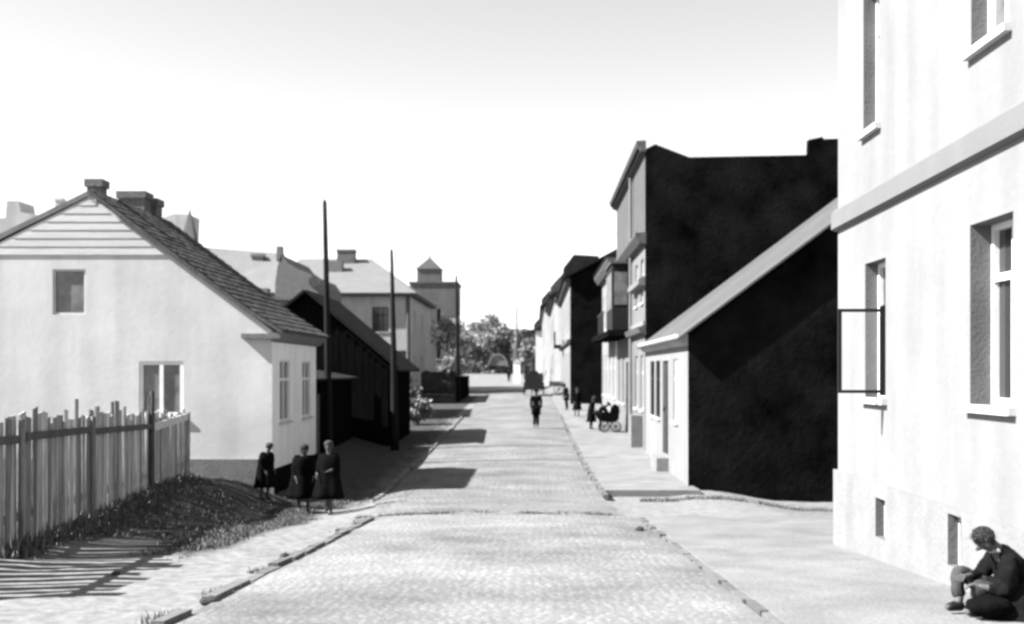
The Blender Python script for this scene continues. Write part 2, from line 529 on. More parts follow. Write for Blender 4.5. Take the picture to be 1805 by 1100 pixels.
# ------------------------------------------------------------------ wall / window builders
class Frame:
    """u runs along the wall, n points into the building, z up"""
    def __init__(s, P, u, n):
        s.P = Vector((P[0], P[1], 0)); s.u = Vector((u[0], u[1], 0)).normalized(); s.n = Vector((n[0], n[1], 0)).normalized()
    def __call__(s, u, n, z):
        p = s.P + s.u * u + s.n * n
        return Vector((p.x, p.y, z))

def wall(F, L, z0, z1, ops, m, parent, name='wall', th=.18, rev=None):
    us = sorted(set([0, L] + [o[0] for o in ops] + [o[1] for o in ops]))
    zs = sorted(set([z0, z1] + [o[2] for o in ops] + [o[3] for o in ops]))
    mb = MB()
    for a, b in zip(us, us[1:]):
        for c, d in zip(zs, zs[1:]):
            mu, mz = (a + b) / 2, (c + d) / 2
            if any(o[0] < mu < o[1] and o[2] < mz < o[3] for o in ops): continue
            mb.quad(F(a, 0, c), F(b, 0, c), F(b, 0, d), F(a, 0, d))
    for o in ops:
        a, b, c, d = o[:4]
        mb.quad(F(a, 0, c), F(a, th, c), F(a, th, d), F(a, 0, d))
        mb.quad(F(b, 0, c), F(b, 0, d), F(b, th, d), F(b, th, c))
        mb.quad(F(a, 0, d), F(b, 0, d), F(b, th, d), F(a, th, d))
        mb.quad(F(a, 0, c), F(a, th, c), F(b, th, c), F(b, 0, c))
    nrev = 4 * len(ops)
    ob = mb.build(name, m, parent)
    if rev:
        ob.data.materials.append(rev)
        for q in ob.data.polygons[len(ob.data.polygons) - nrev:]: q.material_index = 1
    bm = bmesh.new(); bm.from_mesh(ob.data)
    bmesh.ops.remove_doubles(bm, verts=bm.verts, dist=.0005)
    bm.to_mesh(ob.data); bm.free()
    return ob

def window(F, o, parent, th=.16, fr='frame', gl='glass', cols=2, trans=.68, sill=True, fw=.055, silld=.07, name='window'):
    a, b, c, d = o[:4]
    mb = MB()
    T = lambda u, n, z: F(u, n, z)
    mb.box((a, th - .05, c), (a + fw, th + .01, d), T)
    mb.box((b - fw, th - .05, c), (b, th + .01, d), T)
    mb.box((a + fw, th - .05, c), (b - fw, th + .01, c + fw), T)
    mb.box((a + fw, th - .05, d - fw), (b - fw, th + .01, d), T)
    zt = c + (d - c) * trans if trans else d - fw
    if trans: mb.box((a + fw, th - .055, zt - fw * .6), (b - fw, th + .012, zt + fw * .6), T)
    for k in range(1, cols):
        u = a + (b - a) * k / cols
        mb.box((u - fw * .5, th - .052, c + fw), (u + fw * .5, th + .011, zt - fw * .6 if trans else d - fw), T)
        if trans: mb.box((u - fw * .4, th - .048, zt + fw * .6), (u + fw * .4, th + .009, d - fw), T)
    w = mb.build(name, M[fr], parent)
    MB().quad(F(a, th, c), F(b, th, c), F(b, th, d), F(a, th, d)).build('pane', M[gl], w)
    if sill:
        MB().box((a - .06, -silld, c - .07), (b + .06, th - .06, c - .004), T).build('sill', M['sill'], w)
    return w

def door(F, o, parent, th=.14, m='door'):
    a, b, c, d = o[:4]
    mb = MB(); T = lambda u, n, z: F(u, n, z)
    mb.box((a, th - .04, c), (b, th, d), T)
    w = mb.build('door', M[m], parent)
    for k in range(2):
        for q in range(2):
            u0 = a + .08 + k * (b - a - .08) / 2; u1 = u0 + (b - a) / 2 - .14
            z0 = c + .12 + q * (d - c) * .45; z1 = z0 + (d - c) * .36
            MB().box((u0, th - .06, z0), (u1, th - .042, z1), T).build('door_panel', M[m], w)
    MB().box((b - .14, th - .11, c + (d - c) * .45), (b - .10, th - .045, c + (d - c) * .45 + .12), T).build('handle', M['iron'], w)
    return w

def chimney(parent, x, y, z0, z1, w=.55, d=.45, m='brick', name='chimney'):
    mb = MB()
    mb.box((x - w / 2, y - d / 2, z0), (x + w / 2, y + d / 2, z1))
    mb.box((x - w / 2 - .05, y - d / 2 - .05, z1 - .16), (x + w / 2 + .05, y + d / 2 + .05, z1 + .03))
    return mb.build(name, M[m], parent)

# ------------------------------------------------------------------ A: near white house on the right
AX, AY = 3.9, 14.6
A = empty('white_house', (AX + 4, 6, 1.0), 'big white plastered two storey house with plinth and string course, nearest on the right', 'house')
FA = Frame((AX, AY), (0, -1), (1, 0))          # u = AY - Y
LA = 19
def uA(x): return AY - AX * 2000 / (x - 943)
opsA = [(uA(1525), uA(1561), 2.70, 4.27), (uA(1710), uA(1786), 2.71, 4.31),
        (uA(1522), uA(1550), 5.82, 7.5), (uA(1712), uA(1779), 5.86, 7.5),
        (9.3, 10.25, 2.72, 4.32), (9.3, 10.25, 5.88, 7.5), (13.2, 14.2, 2.75, 4.35), (13.2, 14.2, 5.9, 7.55)]
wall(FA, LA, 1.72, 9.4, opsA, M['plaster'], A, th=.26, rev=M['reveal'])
window(FA, opsA[0], A, th=.20, cols=1, trans=.62, sill=True)
window(FA, opsA[1], A, th=.24, cols=2, trans=.70)
window(FA, opsA[2], A, th=.2, cols=2, trans=.70, gl='glass')
window(FA, opsA[3], A, th=.2, cols=2, trans=.70, gl='glassgrey')
for o in opsA[4:]: window(FA, o, A, th=.22)
# plinth with basement openings
pl = [(uA(1551), uA(1568), 1.14, 1.58), (uA(1680), uA(1704), 1.20, 1.68), (9.5, 10.0, 1.25, 1.6)]
FP = Frame((AX - .05, AY + .05), (0, -1), (1, 0))
pl = [(a + .05, b + .05, c, d) for a, b, c, d in pl]
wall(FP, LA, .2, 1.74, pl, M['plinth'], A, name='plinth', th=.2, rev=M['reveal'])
for o in pl:
    window(FP, o, A, th=.15, cols=1, trans=0, sill=False, fr='sill', gl='glassgrey', name='basement_window', fw=.03)
mb = MB()
mb.quad((AX - .05, AY + .05, 1.74), (AX + .01, AY + .05, 1.74), (AX + .01, AY - LA, 1.74), (AX - .05, AY - LA, 1.74))
mb.quad((AX - .05, AY + .05, .2), (AX + 9, AY + .05, .2), (AX + 9, AY + .05, 1.74), (AX - .05, AY + .05, 1.74))
mb.quad((AX - .05, AY - LA, .2), (AX + 9, AY - LA, .2), (AX + 9, AY - LA, 1.74), (AX - .05, AY - LA, 1.74))
mb.build('plinth_return', M['plinth'], A)
mb = MB()
mb.quad((AX, AY, 1.74), (AX + 9, AY, 1.74), (AX + 9, AY, 9.4), (AX, AY, 9.4))
mb.quad((AX, AY - LA, 1.74), (AX + 9, AY - LA, 1.74), (AX + 9, AY - LA, 9.4), (AX, AY - LA, 9.4))
mb.quad((AX + 9, AY, .2), (AX + 9, AY - LA, .2), (AX + 9, AY - LA, 9.4), (AX + 9, AY, 9.4))
mb.build('side_wall', M['plaster'], A)
mb = MB()
za, zb = 4.79, 4.79
prof = [(0, 0), (.035, .01), (.075, .03), (.075, .24), (.03, .28), (0, .30)]
vs = []
for yy, dz in ((AY + .06, 0), (AY - LA, .25)):
    for q, h in prof: vs.append((AX - q, yy, 4.80 + dz + h))
n = len(prof)
mb.add(vs, [tuple(range(n)), tuple(range(n, 2 * n))] + [(i, (i + 1) % n, (i + 1) % n + n, i + n) for i in range(n)])
mb.build('string_course', M['moulding'], A)
mb = MB()
mb.box((AX - .35, AY - LA - .2, 9.4), (AX + 9.3, AY + .25, 9.62)); mb.build('cornice', M['moulding'], A)
mb = MB(); mb.prism([(AX - .5, 9.63), (AX + 4.5, 12.4), (AX + 9.5, 9.63)], AY - LA - .3, AY + .35); mb.build('roof', M['tile'], A)
# open casement of the far ground floor window, swung out square to the wall
yh = AY - opsA[0][1] + .04
xh = AX + .0
w0 = bpy.data.objects.new('open_casement', None)
mb = MB()
z0, z1 = 2.76, 3.70
mb.box((xh - .52, yh - .018, z0), (xh + .02, yh + .018, z0 + .035))
mb.box((xh - .52, yh - .018, z1 - .035), (xh + .02, yh + .018, z1))
mb.box((xh - .52, yh - .017, z0 + .035), (xh - .48, yh + .017, z1 - .035))
mb.box((xh - .05, yh - .02, z0 - .03), (xh + .03, yh + .02, z1 + .03))
bpy.data.objects.remove(w0)
cas = mb.build('open_casement', M['framedark'], A)
mgl = bpy.data.materials.new('clear_pane'); mgl.use_nodes = True
tt = mgl.node_tree; tr = tt.nodes.new('ShaderNodeBsdfTransparent'); gl_ = tt.nodes.new('ShaderNodeBsdfGlossy'); mx = tt.nodes.new('ShaderNodeMixShader')
gl_.inputs['Roughness'].default_value = .05; mx.inputs[0].default_value = .08
tt.links.new(tr.outputs[0], mx.inputs[1]); tt.links.new(gl_.outputs[0], mx.inputs[2]); tt.links.new(mx.outputs[0], tt.nodes['Material Output'].inputs[0])
MB().box((xh - .48, yh - .003, z0 + .035), (xh - .05, yh + .003, z1 - .035)).build('pane', mgl, cas)
# inner dark sash folded against the reveal
MB().box((AX + .02, yh - .02, z0 - .02), (AX + .07, yh + .16, z1 + .05)).build('sash', M['framedark'], A)

# ------------------------------------------------------------------ C: low house with the black gable
CX, CY0, CY1 = 3.86, 28.6, 39.6
C = empty('low_house', (CX + 5, 34, 0), 'low single storey house with white front and black windowless gable, right of the street', 'house')
FC = Frame((CX, CY0), (0, 1), (1, 0))
def uC(x): return CX * 2000 / (x - 943) - CY0
opsC = [(uC(1195), uC(1187), 1.62, 3.34), (uC(1178), uC(1168), .55, 3.32), (uC(1163.5), uC(1156), 1.56, 3.34), (uC(1153.5), uC(1146.5), 1.56, 3.34)]
wall(FC, CY1 - CY0, -.2, 3.66, opsC, M['white2'], C, th=.2)
window(FC, opsC[0], C, th=.1, gl='glassgrey'); door(FC, opsC[1], C, th=.1)
window(FC, opsC[2], C, th=.09, fr='framedark', gl='glass'); window(FC, opsC[3], C, th=.09, fr='framedark', gl='glass')
MB().box((CX - .35, CY0 + opsC[1][0] - .1, .05), (CX - .002, CY0 + opsC[1][1] + .1, .5)).build('doorstep', M['plinth'], C)
sl_ = .755
rx, rz = CX + 7.2, 3.98 + 7.2 * sl_
mb = MB()
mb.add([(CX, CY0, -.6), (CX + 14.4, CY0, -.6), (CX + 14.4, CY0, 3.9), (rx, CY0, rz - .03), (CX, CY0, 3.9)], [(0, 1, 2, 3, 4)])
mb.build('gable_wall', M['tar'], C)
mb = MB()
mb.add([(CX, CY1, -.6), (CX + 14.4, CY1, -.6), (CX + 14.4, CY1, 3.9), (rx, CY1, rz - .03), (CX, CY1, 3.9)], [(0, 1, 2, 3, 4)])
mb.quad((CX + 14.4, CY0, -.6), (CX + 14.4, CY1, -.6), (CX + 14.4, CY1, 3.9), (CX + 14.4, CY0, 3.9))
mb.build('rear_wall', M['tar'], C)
# cornice under the eave
mb = MB(); mb.prism([(CX - .002, 3.66), (CX - .14, 3.72), (CX - .26, 3.88), (CX - .26, 3.95), (CX - .002, 3.95)], CY0 + .01, CY1); mb.build('cornice', M['plaster_grey'], C)
# roof of sheets: each strip a piece
e0 = CX - .32
ez = 3.98 - .32 * sl_ + .08
nstrip = 12
for k in range(nstrip):
    ya = CY0 - .22 + (CY1 - CY0 + .2) * k / nstrip; yb = CY0 - .22 + (CY1 - CY0 + .2) * (k + 1) / nstrip - .015
    mb = MB(); mb.slab((e0, ya, ez), (e0, yb, ez), (rx, yb, rz + .04), (rx, ya, rz + .04), -.05 if False else .05)
    mb.build('roof_sheet', M['sheet'], C)
mb = MB(); mb.slab((rx, CY0 - .22, rz + .04), (rx, CY1, rz + .04), (CX + 14.7, CY1, ez), (CX + 14.7, CY0 - .22, ez), .05); mb.build('rear_roof', M['sheet'], C)
MB().box((rx - .07, CY0 - .24, rz + .04), (rx + .07, CY1, rz + .2)).build('ridge_cap', M['sheet'], C)

# ------------------------------------------------------------------ B: tall tenement with black fire wall
BX, BY0, BY1 = 3.92, 40.0, 54.5
B = empty('tenement_house', (BX + 4, 47, 0), 'tall three storey tenement with black fire wall and pale street front', 'house')
FB = Frame((BX, BY0), (0, 1), (1, 0))
LB = BY1 - BY0
opsB = []
for u in (1.0, 3.3, 12.4): opsB.append((u, u + 1.0, 5.5, 7.1))
for u in (1.1, 3.4, 9.7, 12.1): opsB.append((u, u + 1.0, 1.6, 3.6))
dB = [(5.8, 7.0, .35, 3.4), (7.6, 8.8, .35, 3.4)]
wall(FB, LB, -.3, 7.5, opsB + dB, M['plaster_mid'], B, th=.2)
for o in opsB: window(FB, o, B, th=.12)
for o in dB: door(FB, o, B, th=.12)
opsB3 = []
wall(FB, LB, 7.9, 11.0, opsB3, M['attic'], B, name='attic_wall')
mb = MB(); mb.prism([(BX + .0, 7.5), (BX - .2, 7.56), (BX - .38, 7.8), (BX - .38, 7.9), (BX, 7.92)], BY0 + .02, BY1 + .1); mb.build('middle_cornice', M['rail'], B)
mb = MB(); mb.prism([(BX + .0, 10.75), (BX - .16, 10.8), (BX - .34, 11.06), (BX - .34, 11.14), (BX, 11.16)], BY0 + .02, BY1 + .2); mb.build('top_cornice', M['rail'], B)
P = [px(1141, 1100, 40), px(1141, 262, 40), px(1155, 254, 40), px(1215, 277, 40), px(1425, 273, 40), px(1426, 246, 40), px(1450, 241, 40), px(1452, 245, 40), px(1490, 244, 40), px(1560, 244, 40), px(1562, 273, 40), px(1700, 275, 40), px(1700, 1100, 40)]
prof = [(p.x, p.z) for p in P]
prof[0] = (BX, -1.0); prof[-1] = (prof[-1][0], -1.0); prof[1] = (BX, prof[1][1])
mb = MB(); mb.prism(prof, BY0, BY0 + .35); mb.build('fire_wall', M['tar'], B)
mb = MB(); x1 = prof[-1][0]
mb.quad((BX, BY1, -1), (x1, BY1, -1), (x1, BY1, 10.4), (BX, BY1, 11)); mb.quad((x1, BY0, -1), (x1, BY1, -1), (x1, BY1, 10.4), (x1, BY0, 10.4)); mb.build('rear_wall', M['plaster_grey'], B)
mb = MB(); mb.slab((BX - .3, BY0 + .35, 10.9), (5.5, BY0 + .35, 10.42), (5.5, BY1, 10.42), (BX - .3, BY1, 10.9), .04); mb.slab((5.5, BY0 + .35, 10.42), (x1 + .2, BY0 + .35, 10.35), (x1 + .2, BY1, 10.35), (5.5, BY1, 10.42), .04); mb.build('roof', M['shingle'], B)
# bay window over the doors
yb0, yb1 = BY0 + 6.6, BY0 + 10.2
bx = BX - .75
mb = MB(); mb.box((bx, yb0, 4.72), (BX, yb1, 7.44)); bay = mb.build('bay', M['framedark'], B)
Fb = Frame((bx - .004, yb0), (0, 1), (1, 0))
for k in range(3):
    a = .2 + k * 1.12
    mb = MB(); mb.box((a, -.02, 5.6), (a + .95, 0, 7.1), lambda u, n, z: Fb(u, n, z)); mb.build('pane', M['glassgrey'], bay)
Fs = Frame((bx, yb0 - .004), (1, 0), (0, 1))
MB().box((.08, -.02, 5.75), (.62, 0, 7.1), lambda u, n, z: Fs(u, n, z)).build('pane', M['glassgrey'], bay)
MB().box((bx - .08, yb0 - .1, 7.44), (BX, yb1 + .1, 7.54)).build('bay_roof', M['rail'], B)
# long balcony slab
MB().box((BX - .95, BY0 + 6.0, 4.45), (BX - .002, BY0 + 14.4, 4.70)).build('balcony_slab', M['tar2'], B)
MB().prism([(BX - .002, 4.30), (BX - .22, 4.38), (BX - .3, 4.58), (BX - .002, 4.62)], BY0 + .05, BY0 + 5.98).build('string_course', M['rail'], B)
MB().box((BX - .10, BY0 + .05, 4.64), (BX - .003, BY0 + 5.9, 4.80)).build('moulding', M['plaster'], B)
MB().prism([(BX - .002, 6.05), (BX - .25, 6.1), (BX - .25, 6.3), (BX - .002, 6.4)], BY0 + .3, BY0 + 4.9).build('window_hood', M['plinth_grey'], B)
for q in range(22):
    y = BY0 + 10.3 + q * .19
    MB().box((BX - .9, y, 4.70), (BX - .87, y + .03, 5.6)).build('baluster', M['iron'], B)
MB().box((BX - .92, BY0 + 10.2, 5.6), (BX - .85, BY0 + 14.4, 5.66)).build('handrail', M['iron'], B)
MB().tube([(BX - .12, BY0 + 5.2, .2), (BX - .12, BY0 + 5.2, 10.7)], .06, 8).build('drainpipe', M['plinth_grey'], B)
MB().box((BX - .42, BY0 + 1.3, .15), (BX - .02, BY0 + 2.6, 1.4)).build('cellar_hatch', M['plinth_grey'], B)

# ------------------------------------------------------------------ D: two storey house beyond
DX, DY0, DY1 = 3.93, 54.6, 66.5
D = empty('two_storey_house', (DX + 4, 60, 0), 'pale two storey house with cornice, adjoining the tall tenement', 'house')
FD = Frame((DX, DY0), (0, 1), (1, 0)); LD = DY1 - DY0
ops = [(u, u + 1.1, z0, z1) for u in (1.2, 4.2, 7.0, 9.7) for z0, z1 in ((5.3, 7.2), (1.7, 3.9))]
wall(FD, LD, -.1, 8.0, ops, M['white2'], D)
for o in ops: window(FD, o, D, th=.1)
mb = MB()
mb.prism([(DX, 8.0), (DX - .25, 8.05), (DX - .45, 8.35), (DX - .45, 8.5), (DX, 8.5)], DY0, DY1 + .1); mb.build('cornice', M['rail'], D)
mb = MB(); mb.box((DX, DY1 - .3, -.1), (DX + 8, DY1, 8.5)); mb.build('side_wall', M['plaster_grey'], D); mb = MB(); mb.box((DX + .3, DY0, -.1), (DX + 8, DY0 + .3, 8.0)); mb.build('side_wall', M['plaster_grey'], D)
mb = MB(); mb.prism([(DX - .5, 8.5), (DX - .5, 8.6), (DX + 4, 10.6), (DX + 8.4, 8.6), (DX + 8.4, 8.5)], DY0, DY1); mb.build('roof', M['shingle'], D)
MB().box((DX - .9, DY0 + .1, 4.55), (DX - .003, DY0 + 6, 4.8)).build('balcony_slab', M['tar2'], D)
chimney(D, DX + 1.2, DY1 - .6, 8.4, 10.3, .6, .6)

# ------------------------------------------------------------------ E: house with black gable stepping into the street
EX, EY0, EY1 = 2.15, 69.5, 94
E = empty('corner_house', (EX + 4, 80, 0), 'two storey white house whose black gable steps out into the street', 'house')
FE = Frame((EX, EY0), (0, 1), (1, 0)); LE = EY1 - EY0
ops = [(u, u + 1.2, z0, z1) for u in (2.0, 6.2, 10.8, 15.3, 20.2) for z0, z1 in ((5.8, 7.8), (1.9, 4.2))]
wall(FE, LE, .3, 8.8, ops, M['white2'], E)
for o in ops: window(FE, o, E, th=.1)
mb = MB()
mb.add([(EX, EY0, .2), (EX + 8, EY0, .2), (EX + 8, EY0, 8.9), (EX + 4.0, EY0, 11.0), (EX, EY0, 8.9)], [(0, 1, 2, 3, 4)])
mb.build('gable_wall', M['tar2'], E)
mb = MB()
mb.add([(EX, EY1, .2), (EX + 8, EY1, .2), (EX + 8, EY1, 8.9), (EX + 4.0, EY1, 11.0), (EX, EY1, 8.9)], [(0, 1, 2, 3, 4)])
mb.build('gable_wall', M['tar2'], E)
mb = MB()
mb.slab((EX - .5, EY0 - .3, 8.75), (EX - .5, EY1, 8.75), (EX + 4, EY1, 11.1), (EX + 4, EY0 - .3, 11.1), .12)
mb.slab((EX + 4, EY0 - .3, 11.1), (EX + 4, EY1, 11.1), (EX + 8.5, EY1, 8.75), (EX + 8.5, EY0 - .3, 8.75), .12)
mb.build('roof', M['shingle'], E)
MB().prism([(EX, 4.7), (EX - .2, 4.78), (EX - .2, 4.95), (EX, 5.0)], EY0, EY1).build('string_course', M['rail'], E)
MB().prism([(EX, 8.3), (EX - .3, 8.45), (EX - .35, 8.72), (EX, 8.74)], EY0, EY1).build('cornice', M['rail'], E)
mb = MB(); mb.box((EX - .7, EY0 + 15, 4.8), (EX - .003, EY0 + 19, 5.0)); mb.box((EX - .68, EY0 + 15, 5.0), (EX - .62, EY0 + 19, 6.0)); mb.build('balcony', M['tar2'], E)
chimney(E, EX + 3.6, EY0 + 2.0, 10.5, 12.2, .8, .7)
MB().prism([(EX - .2, 8.9), (EX - .2, 10.1), (EX + .5, 11.0), (EX + 2.2, 10.9), (EX + 2.2, 9.2)], EY0 + 8, EY0 + 10).build('dormer', M['shingle'], E)
MB().prism([(EX - .2, 8.9), (EX - .2, 10.3), (EX + .5, 11.2), (EX + 2.2, 11.0), (EX + 2.2, 9.2)], EY0 + 17, EY0 + 19.5).build('dormer', M['shingle'], E)

def far_house(X, Y0, Y1, h, rh, label, mw='white2', gab=False):
    z = gz(X, Y0) - .3
    o = empty('far_house', (X + 3, (Y0 + Y1) / 2, z), label, 'house', 'pale houses closing the right side of the street')
    F = Frame((X, Y0), (0, 1), (1, 0)); L_ = Y1 - Y0
    ops = []
    n = max(3, int(L_ / 5))
    for k in range(n):
        u = 1.2 + k * (L_ - 2.4) / n + .6
        ops += [(u, u + 1.3, z + 1.7, z + 3.6), (u, u + 1.3, z + 5.0, z + 6.9)]
    wall(F, L_, z, h, ops, M[mw], o)
    for q in ops: window(F, q, o, th=.1)
    mb = MB()
    mb.box((X + .01, Y0 - .01, z), (X + 8, Y0 + .2, h)); mb.build('side_wall', M['lime2'], o); mb = MB(); mb.box((X + .01, Y1 - .2, z), (X + 8, Y1, h)); mb.build('side_wall', M[mw], o)  # near side wall painted paler than the front to lift its shade
    mb = MB(); mb.prism([(X - .5, h - .1), (X - .5, h + .1), (X + 4, h + rh), (X + 8.4, h)], Y0 - .2, Y1 + .2); mb.build('roof', M['shingle'], o)
    MB().prism([(X, h - .5), (X - .35, h - .3), (X - .35, h - .12), (X, h - .12)], Y0, Y1).build('cornice', M['rail'], o)
    MB().prism([(X - .3, h), (X - .3, h + 1.0), (X + .5, h + 1.9), (X + 2.2, h + 1.6), (X + 2.2, h)], Y0 + 3, Y0 + 6).build('dormer', M['tile'], o)
    chimney(o, X + 2.2, Y0 + 1.5, h, h + rh + .6, .8, .8)
    return o
far_house(1.62, 95, 121, 9.3, 2.2, 'pale two storey house right behind the white house with black gable')
far_house(1.0, 122, 158, 10.0, 2.2, 'hazy pale house second beyond the black gable')
far_house(.1, 160, 205, 8.8, 2.0, 'farthest pale house at the end of the right side row')

# ------------------------------------------------------------------ left house
HX, HY0, HY1 = -6.37, 27.5, 33.0
H = empty('left_house', (-10, 30, .4), 'whitewashed one storey house with lapped board gable and dark tiled roof, left', 'house')
# gable (frontal) wall with two windows, cut to the roof shape
apex = (-10.77, 7.30); right = (HX, 4.05); left = (-16.2, 4.55)
def roofz(x):
    if x >= apex[0]: return apex[1] + (right[1] - apex[1]) * (x - apex[0]) / (right[0] - apex[0])
    return apex[1] + (left[1] - apex[1]) * (x - apex[0]) / (left[0] - apex[0])
gops = [(-11.69, -10.89, 4.38, 5.48), (-9.6, -8.52, 1.92, 3.25)]
def gable():
    xs = sorted(set([-15.6, HX, apex[0], -14.5, -7.4] + [v for o in gops for v in o[:2]] + [-8.9 + .3 * 0]))
    xs = sorted(set(xs + [-15, -13, -12, -10, -9, -8]))
    mb = MB()
    for a, b in zip(xs, xs[1:]):
        zs = sorted(set([-.3] + [v for o in gops for v in o[2:4] if o[0] <= a and b <= o[1]]))
        for c, d in zip(zs, zs[1:] + [None]):
            if d is None:
                mb.quad((a, HY0, c), (b, HY0, c), (b, HY0, roofz(b) - .05), (a, HY0, roofz(a) - .05)); continue
            m_ = ((a + b) / 2, (c + d) / 2)
            if any(o[0] < m_[0] < o[1] and o[2] < m_[1] < o[3] for o in gops): continue
            mb.quad((a, HY0, c), (b, HY0, c), (b, HY0, d), (a, HY0, d))
    for a, b, c, d in gops:
        Y = HY0; t = .16
        mb.quad((a, Y, c), (a, Y + t, c), (a, Y + t, d), (a, Y, d)); mb.quad((b, Y, c), (b, Y + t, c), (b, Y + t, d), (b, Y, d))
        mb.quad((a, Y, d), (b, Y, d), (b, Y + t, d), (a, Y + t, d)); mb.quad((a, Y, c), (b, Y, c), (b, Y + t, c), (a, Y + t, c))
    return mb.build('gable_wall', M['plaster_old'], H)
gable()
FG = Frame((0, HY0), (1, 0), (0, 1))
window(FG, gops[0], H, th=.08, cols=1, trans=0, gl='glassgrey', fr='sill', sill=False, fw=.05)
window(FG, gops[1], H, th=.07, cols=2, trans=0, sill=True, fw=.09, gl='glassgrey')
FH = Frame((HX, HY0), (0, 1), (-1, 0))
ops = [(.8, 2.0, 1.74, 3.30), (3.55, 4.7, 1.74, 3.30)]
wall(FH, HY1 - HY0, -.3, 4.1, ops, M['lime2'], H, name='street_wall', th=.14)  # shaded street wall gets a paler limewash than the gable
for o in ops: window(FH, o, H, th=.08, gl='glassgrey')
mb = MB(); mb.quad((HX, HY1, -.3), (-15.6, HY1, -.3), (-15.6, HY1, 4.3), (HX, HY1, 4.05)); mb.quad((-15.6, HY0, -.3), (-15.6, HY1, -.3), (-15.6, HY1, 4.6), (-15.6, HY0, 4.6))
mb.add([(HX, HY1, 4.05), (apex[0], HY1, 7.4), (-15.6, HY1, 4.6)], [(0, 1, 2)]); mb.build('rear_wall', M['plaster_old'], H)
MB().box((-15.65, HY0 - .06, -.2), (HX + .05, HY0 - .003, .88)).build('plinth', M['plinth_grey'], H)
MB().box((HX + .003, HY0 - .003, -.4), (HX + .06, HY1, .62)).build('plinth', M['tar2'], H)  # street side plinth is near-black, the gable plinth grey
# lapped boards in the gable top: one part each
zb_ = 5.86; pitch = .2; k = 0
z = zb_
while z < 7.1:
    zt = z + pitch
    def xr(zz): return apex[0] + (apex[1] - .12 - zz) * (right[0] - apex[0]) / (apex[1] - right[1])
    def xl(zz): return apex[0] - (apex[1] - .12 - zz) * (apex[0] - left[0]) / (apex[1] - left[1])
    ext = rnd.uniform(-.02, .06)
    a0, a1, b0, b1 = xl(z) - .05, xl(zt), xr(z) + ext, xr(zt) + ext
    y0, y1 = HY0 - .026, HY0 - .010
    vs = [(a0, y0, z - .03), (b0, y0, z - .03), (b1, y1, zt), (a1, y1, zt), (a0, y0 + .02, z - .03), (b0, y0 + .02, z - .03), (b1, HY0 - .003, zt), (a1, HY0 - .003, zt)]
    MB().add(vs, [(0, 1, 2, 3), (4, 7, 6, 5), (0, 4, 5, 1), (1, 5, 6, 2), (2, 6, 7, 3), (3, 7, 4, 0)]).build('siding_board', M['siding'], H)
    z += pitch
# roof: deck, then tile courses (kind stuff), verge board, eave board
ry0, ry1 = HY0 - .15, HY1 + .25
ex, ez = HX + .28, right[1] - .10
mb = MB()
mb.slab((ex, ry0, ez), (ex, ry1, ez), (HX - .6, ry1, right[1] + .45), (HX - .6, ry0, right[1] + .45), .05)
mb.slab((HX - .6, ry0, right[1] + .45), (HX - .6, ry1, right[1] + .45), (apex[0], ry1, apex[1] + .05), (apex[0], ry0, apex[1] + .05), .05)
mb.slab((apex[0], HY0 - .03, apex[1] + .05), (apex[0], ry1, apex[1] + .05), (left[0] - .3, ry1, left[1]), (left[0] - .3, HY0 - .03, left[1]), .05)
mb.build('roof', M['tile'], H)
mb = MB()
pts = [(ex, ez), (HX - .6, right[1] + .45), (apex[0], apex[1] + .05)]
def along(s):
    l1 = math.dist(pts[0], pts[1]); l2 = math.dist(pts[1], pts[2])
    if s < l1: t = s / l1; a, b = pts[0], pts[1]
    else: t = min(1, (s - l1) / l2); a, b = pts[1], pts[2]
    return a[0] + (b[0] - a[0]) * t, a[1] + (b[1] - a[1]) * t, math.atan2(b[1] - a[1], -(b[0] - a[0]))
s = 0
tot = math.dist(pts[0], pts[1]) + math.dist(pts[1], pts[2])
while s < tot - .1:
    y = ry0
    while y < ry1 - .05:
        x0, z0, an = along(s); x1, z1, _ = along(min(tot, s + .30))
        n0 = (math.sin(an), math.cos(an)); lift = .085 + rnd.uniform(-.012, .012); sk = rnd.uniform(-.01, .01)
        w = .185
        vs = []
        for yy, bul in ((y, 0), (y + w / 2, .028), (y + w, 0)):
            vs.append((x0 + n0[0] * (lift + bul), yy + sk, z0 + n0[1] * (lift + bul)))
            vs.append((x1 + n0[0] * (.055 + bul), yy, z1 + n0[1] * (.055 + bul)))
            vs.append((x0 + n0[0] * (lift + bul - .02), yy + sk, z0 + n0[1] * (lift + bul - .02)))
        mb.add(vs, [(0, 1, 4, 3), (3, 4, 7, 6), (0, 3, 5, 2), (3, 6, 8, 5)])
        y += .2
    s += .27
o = mb.build('roof_tiles', M['tile'], H); o['kind'] = 'stuff'
mb = MB()
for (a, b) in ((pts[0], pts[1]), (pts[1], pts[2])):
    mb.slab((a[0], ry0 - .02, a[1] - .05), (b[0], ry0 - .02, b[1] - .05), (b[0], ry0 - .02, b[1] + .05), (a[0], ry0 - .02, a[1] + .05), .03)
mb.build('verge_board', M['rail'], H)
mb = MB(); a = (apex[0], apex[1] + .05); b = (left[0] - .3, left[1])
mb.slab((a[0], HY0 - .032, a[1] - .08), (b[0], HY0 - .032, b[1] - .08), (b[0], HY0 - .032, b[1] + .05), (a[0], HY0 - .032, a[1] + .05), .02); mb.build('verge_board', M['plinth_grey'], H)
MB().prism([(HX + .003, 3.72), (HX + .10, 3.76), (HX + .22, 3.9), (HX + .24, 3.97), (HX + .003, 3.97)], ry0 + .05, ry1 - .1).build('cornice', M['plinth_grey'], H)
MB().box((HX - .72, ry0 + .02, 3.80), (HX + .22, HY0 - .003, 3.92)).build('cornice_return', M['plinth_grey'], H)
chimney(H, px(171, 0, 28.9).x, 28.9, 7.0, 7.84, .36, .4, 'brick')
p = px(240, 345, 31.5)
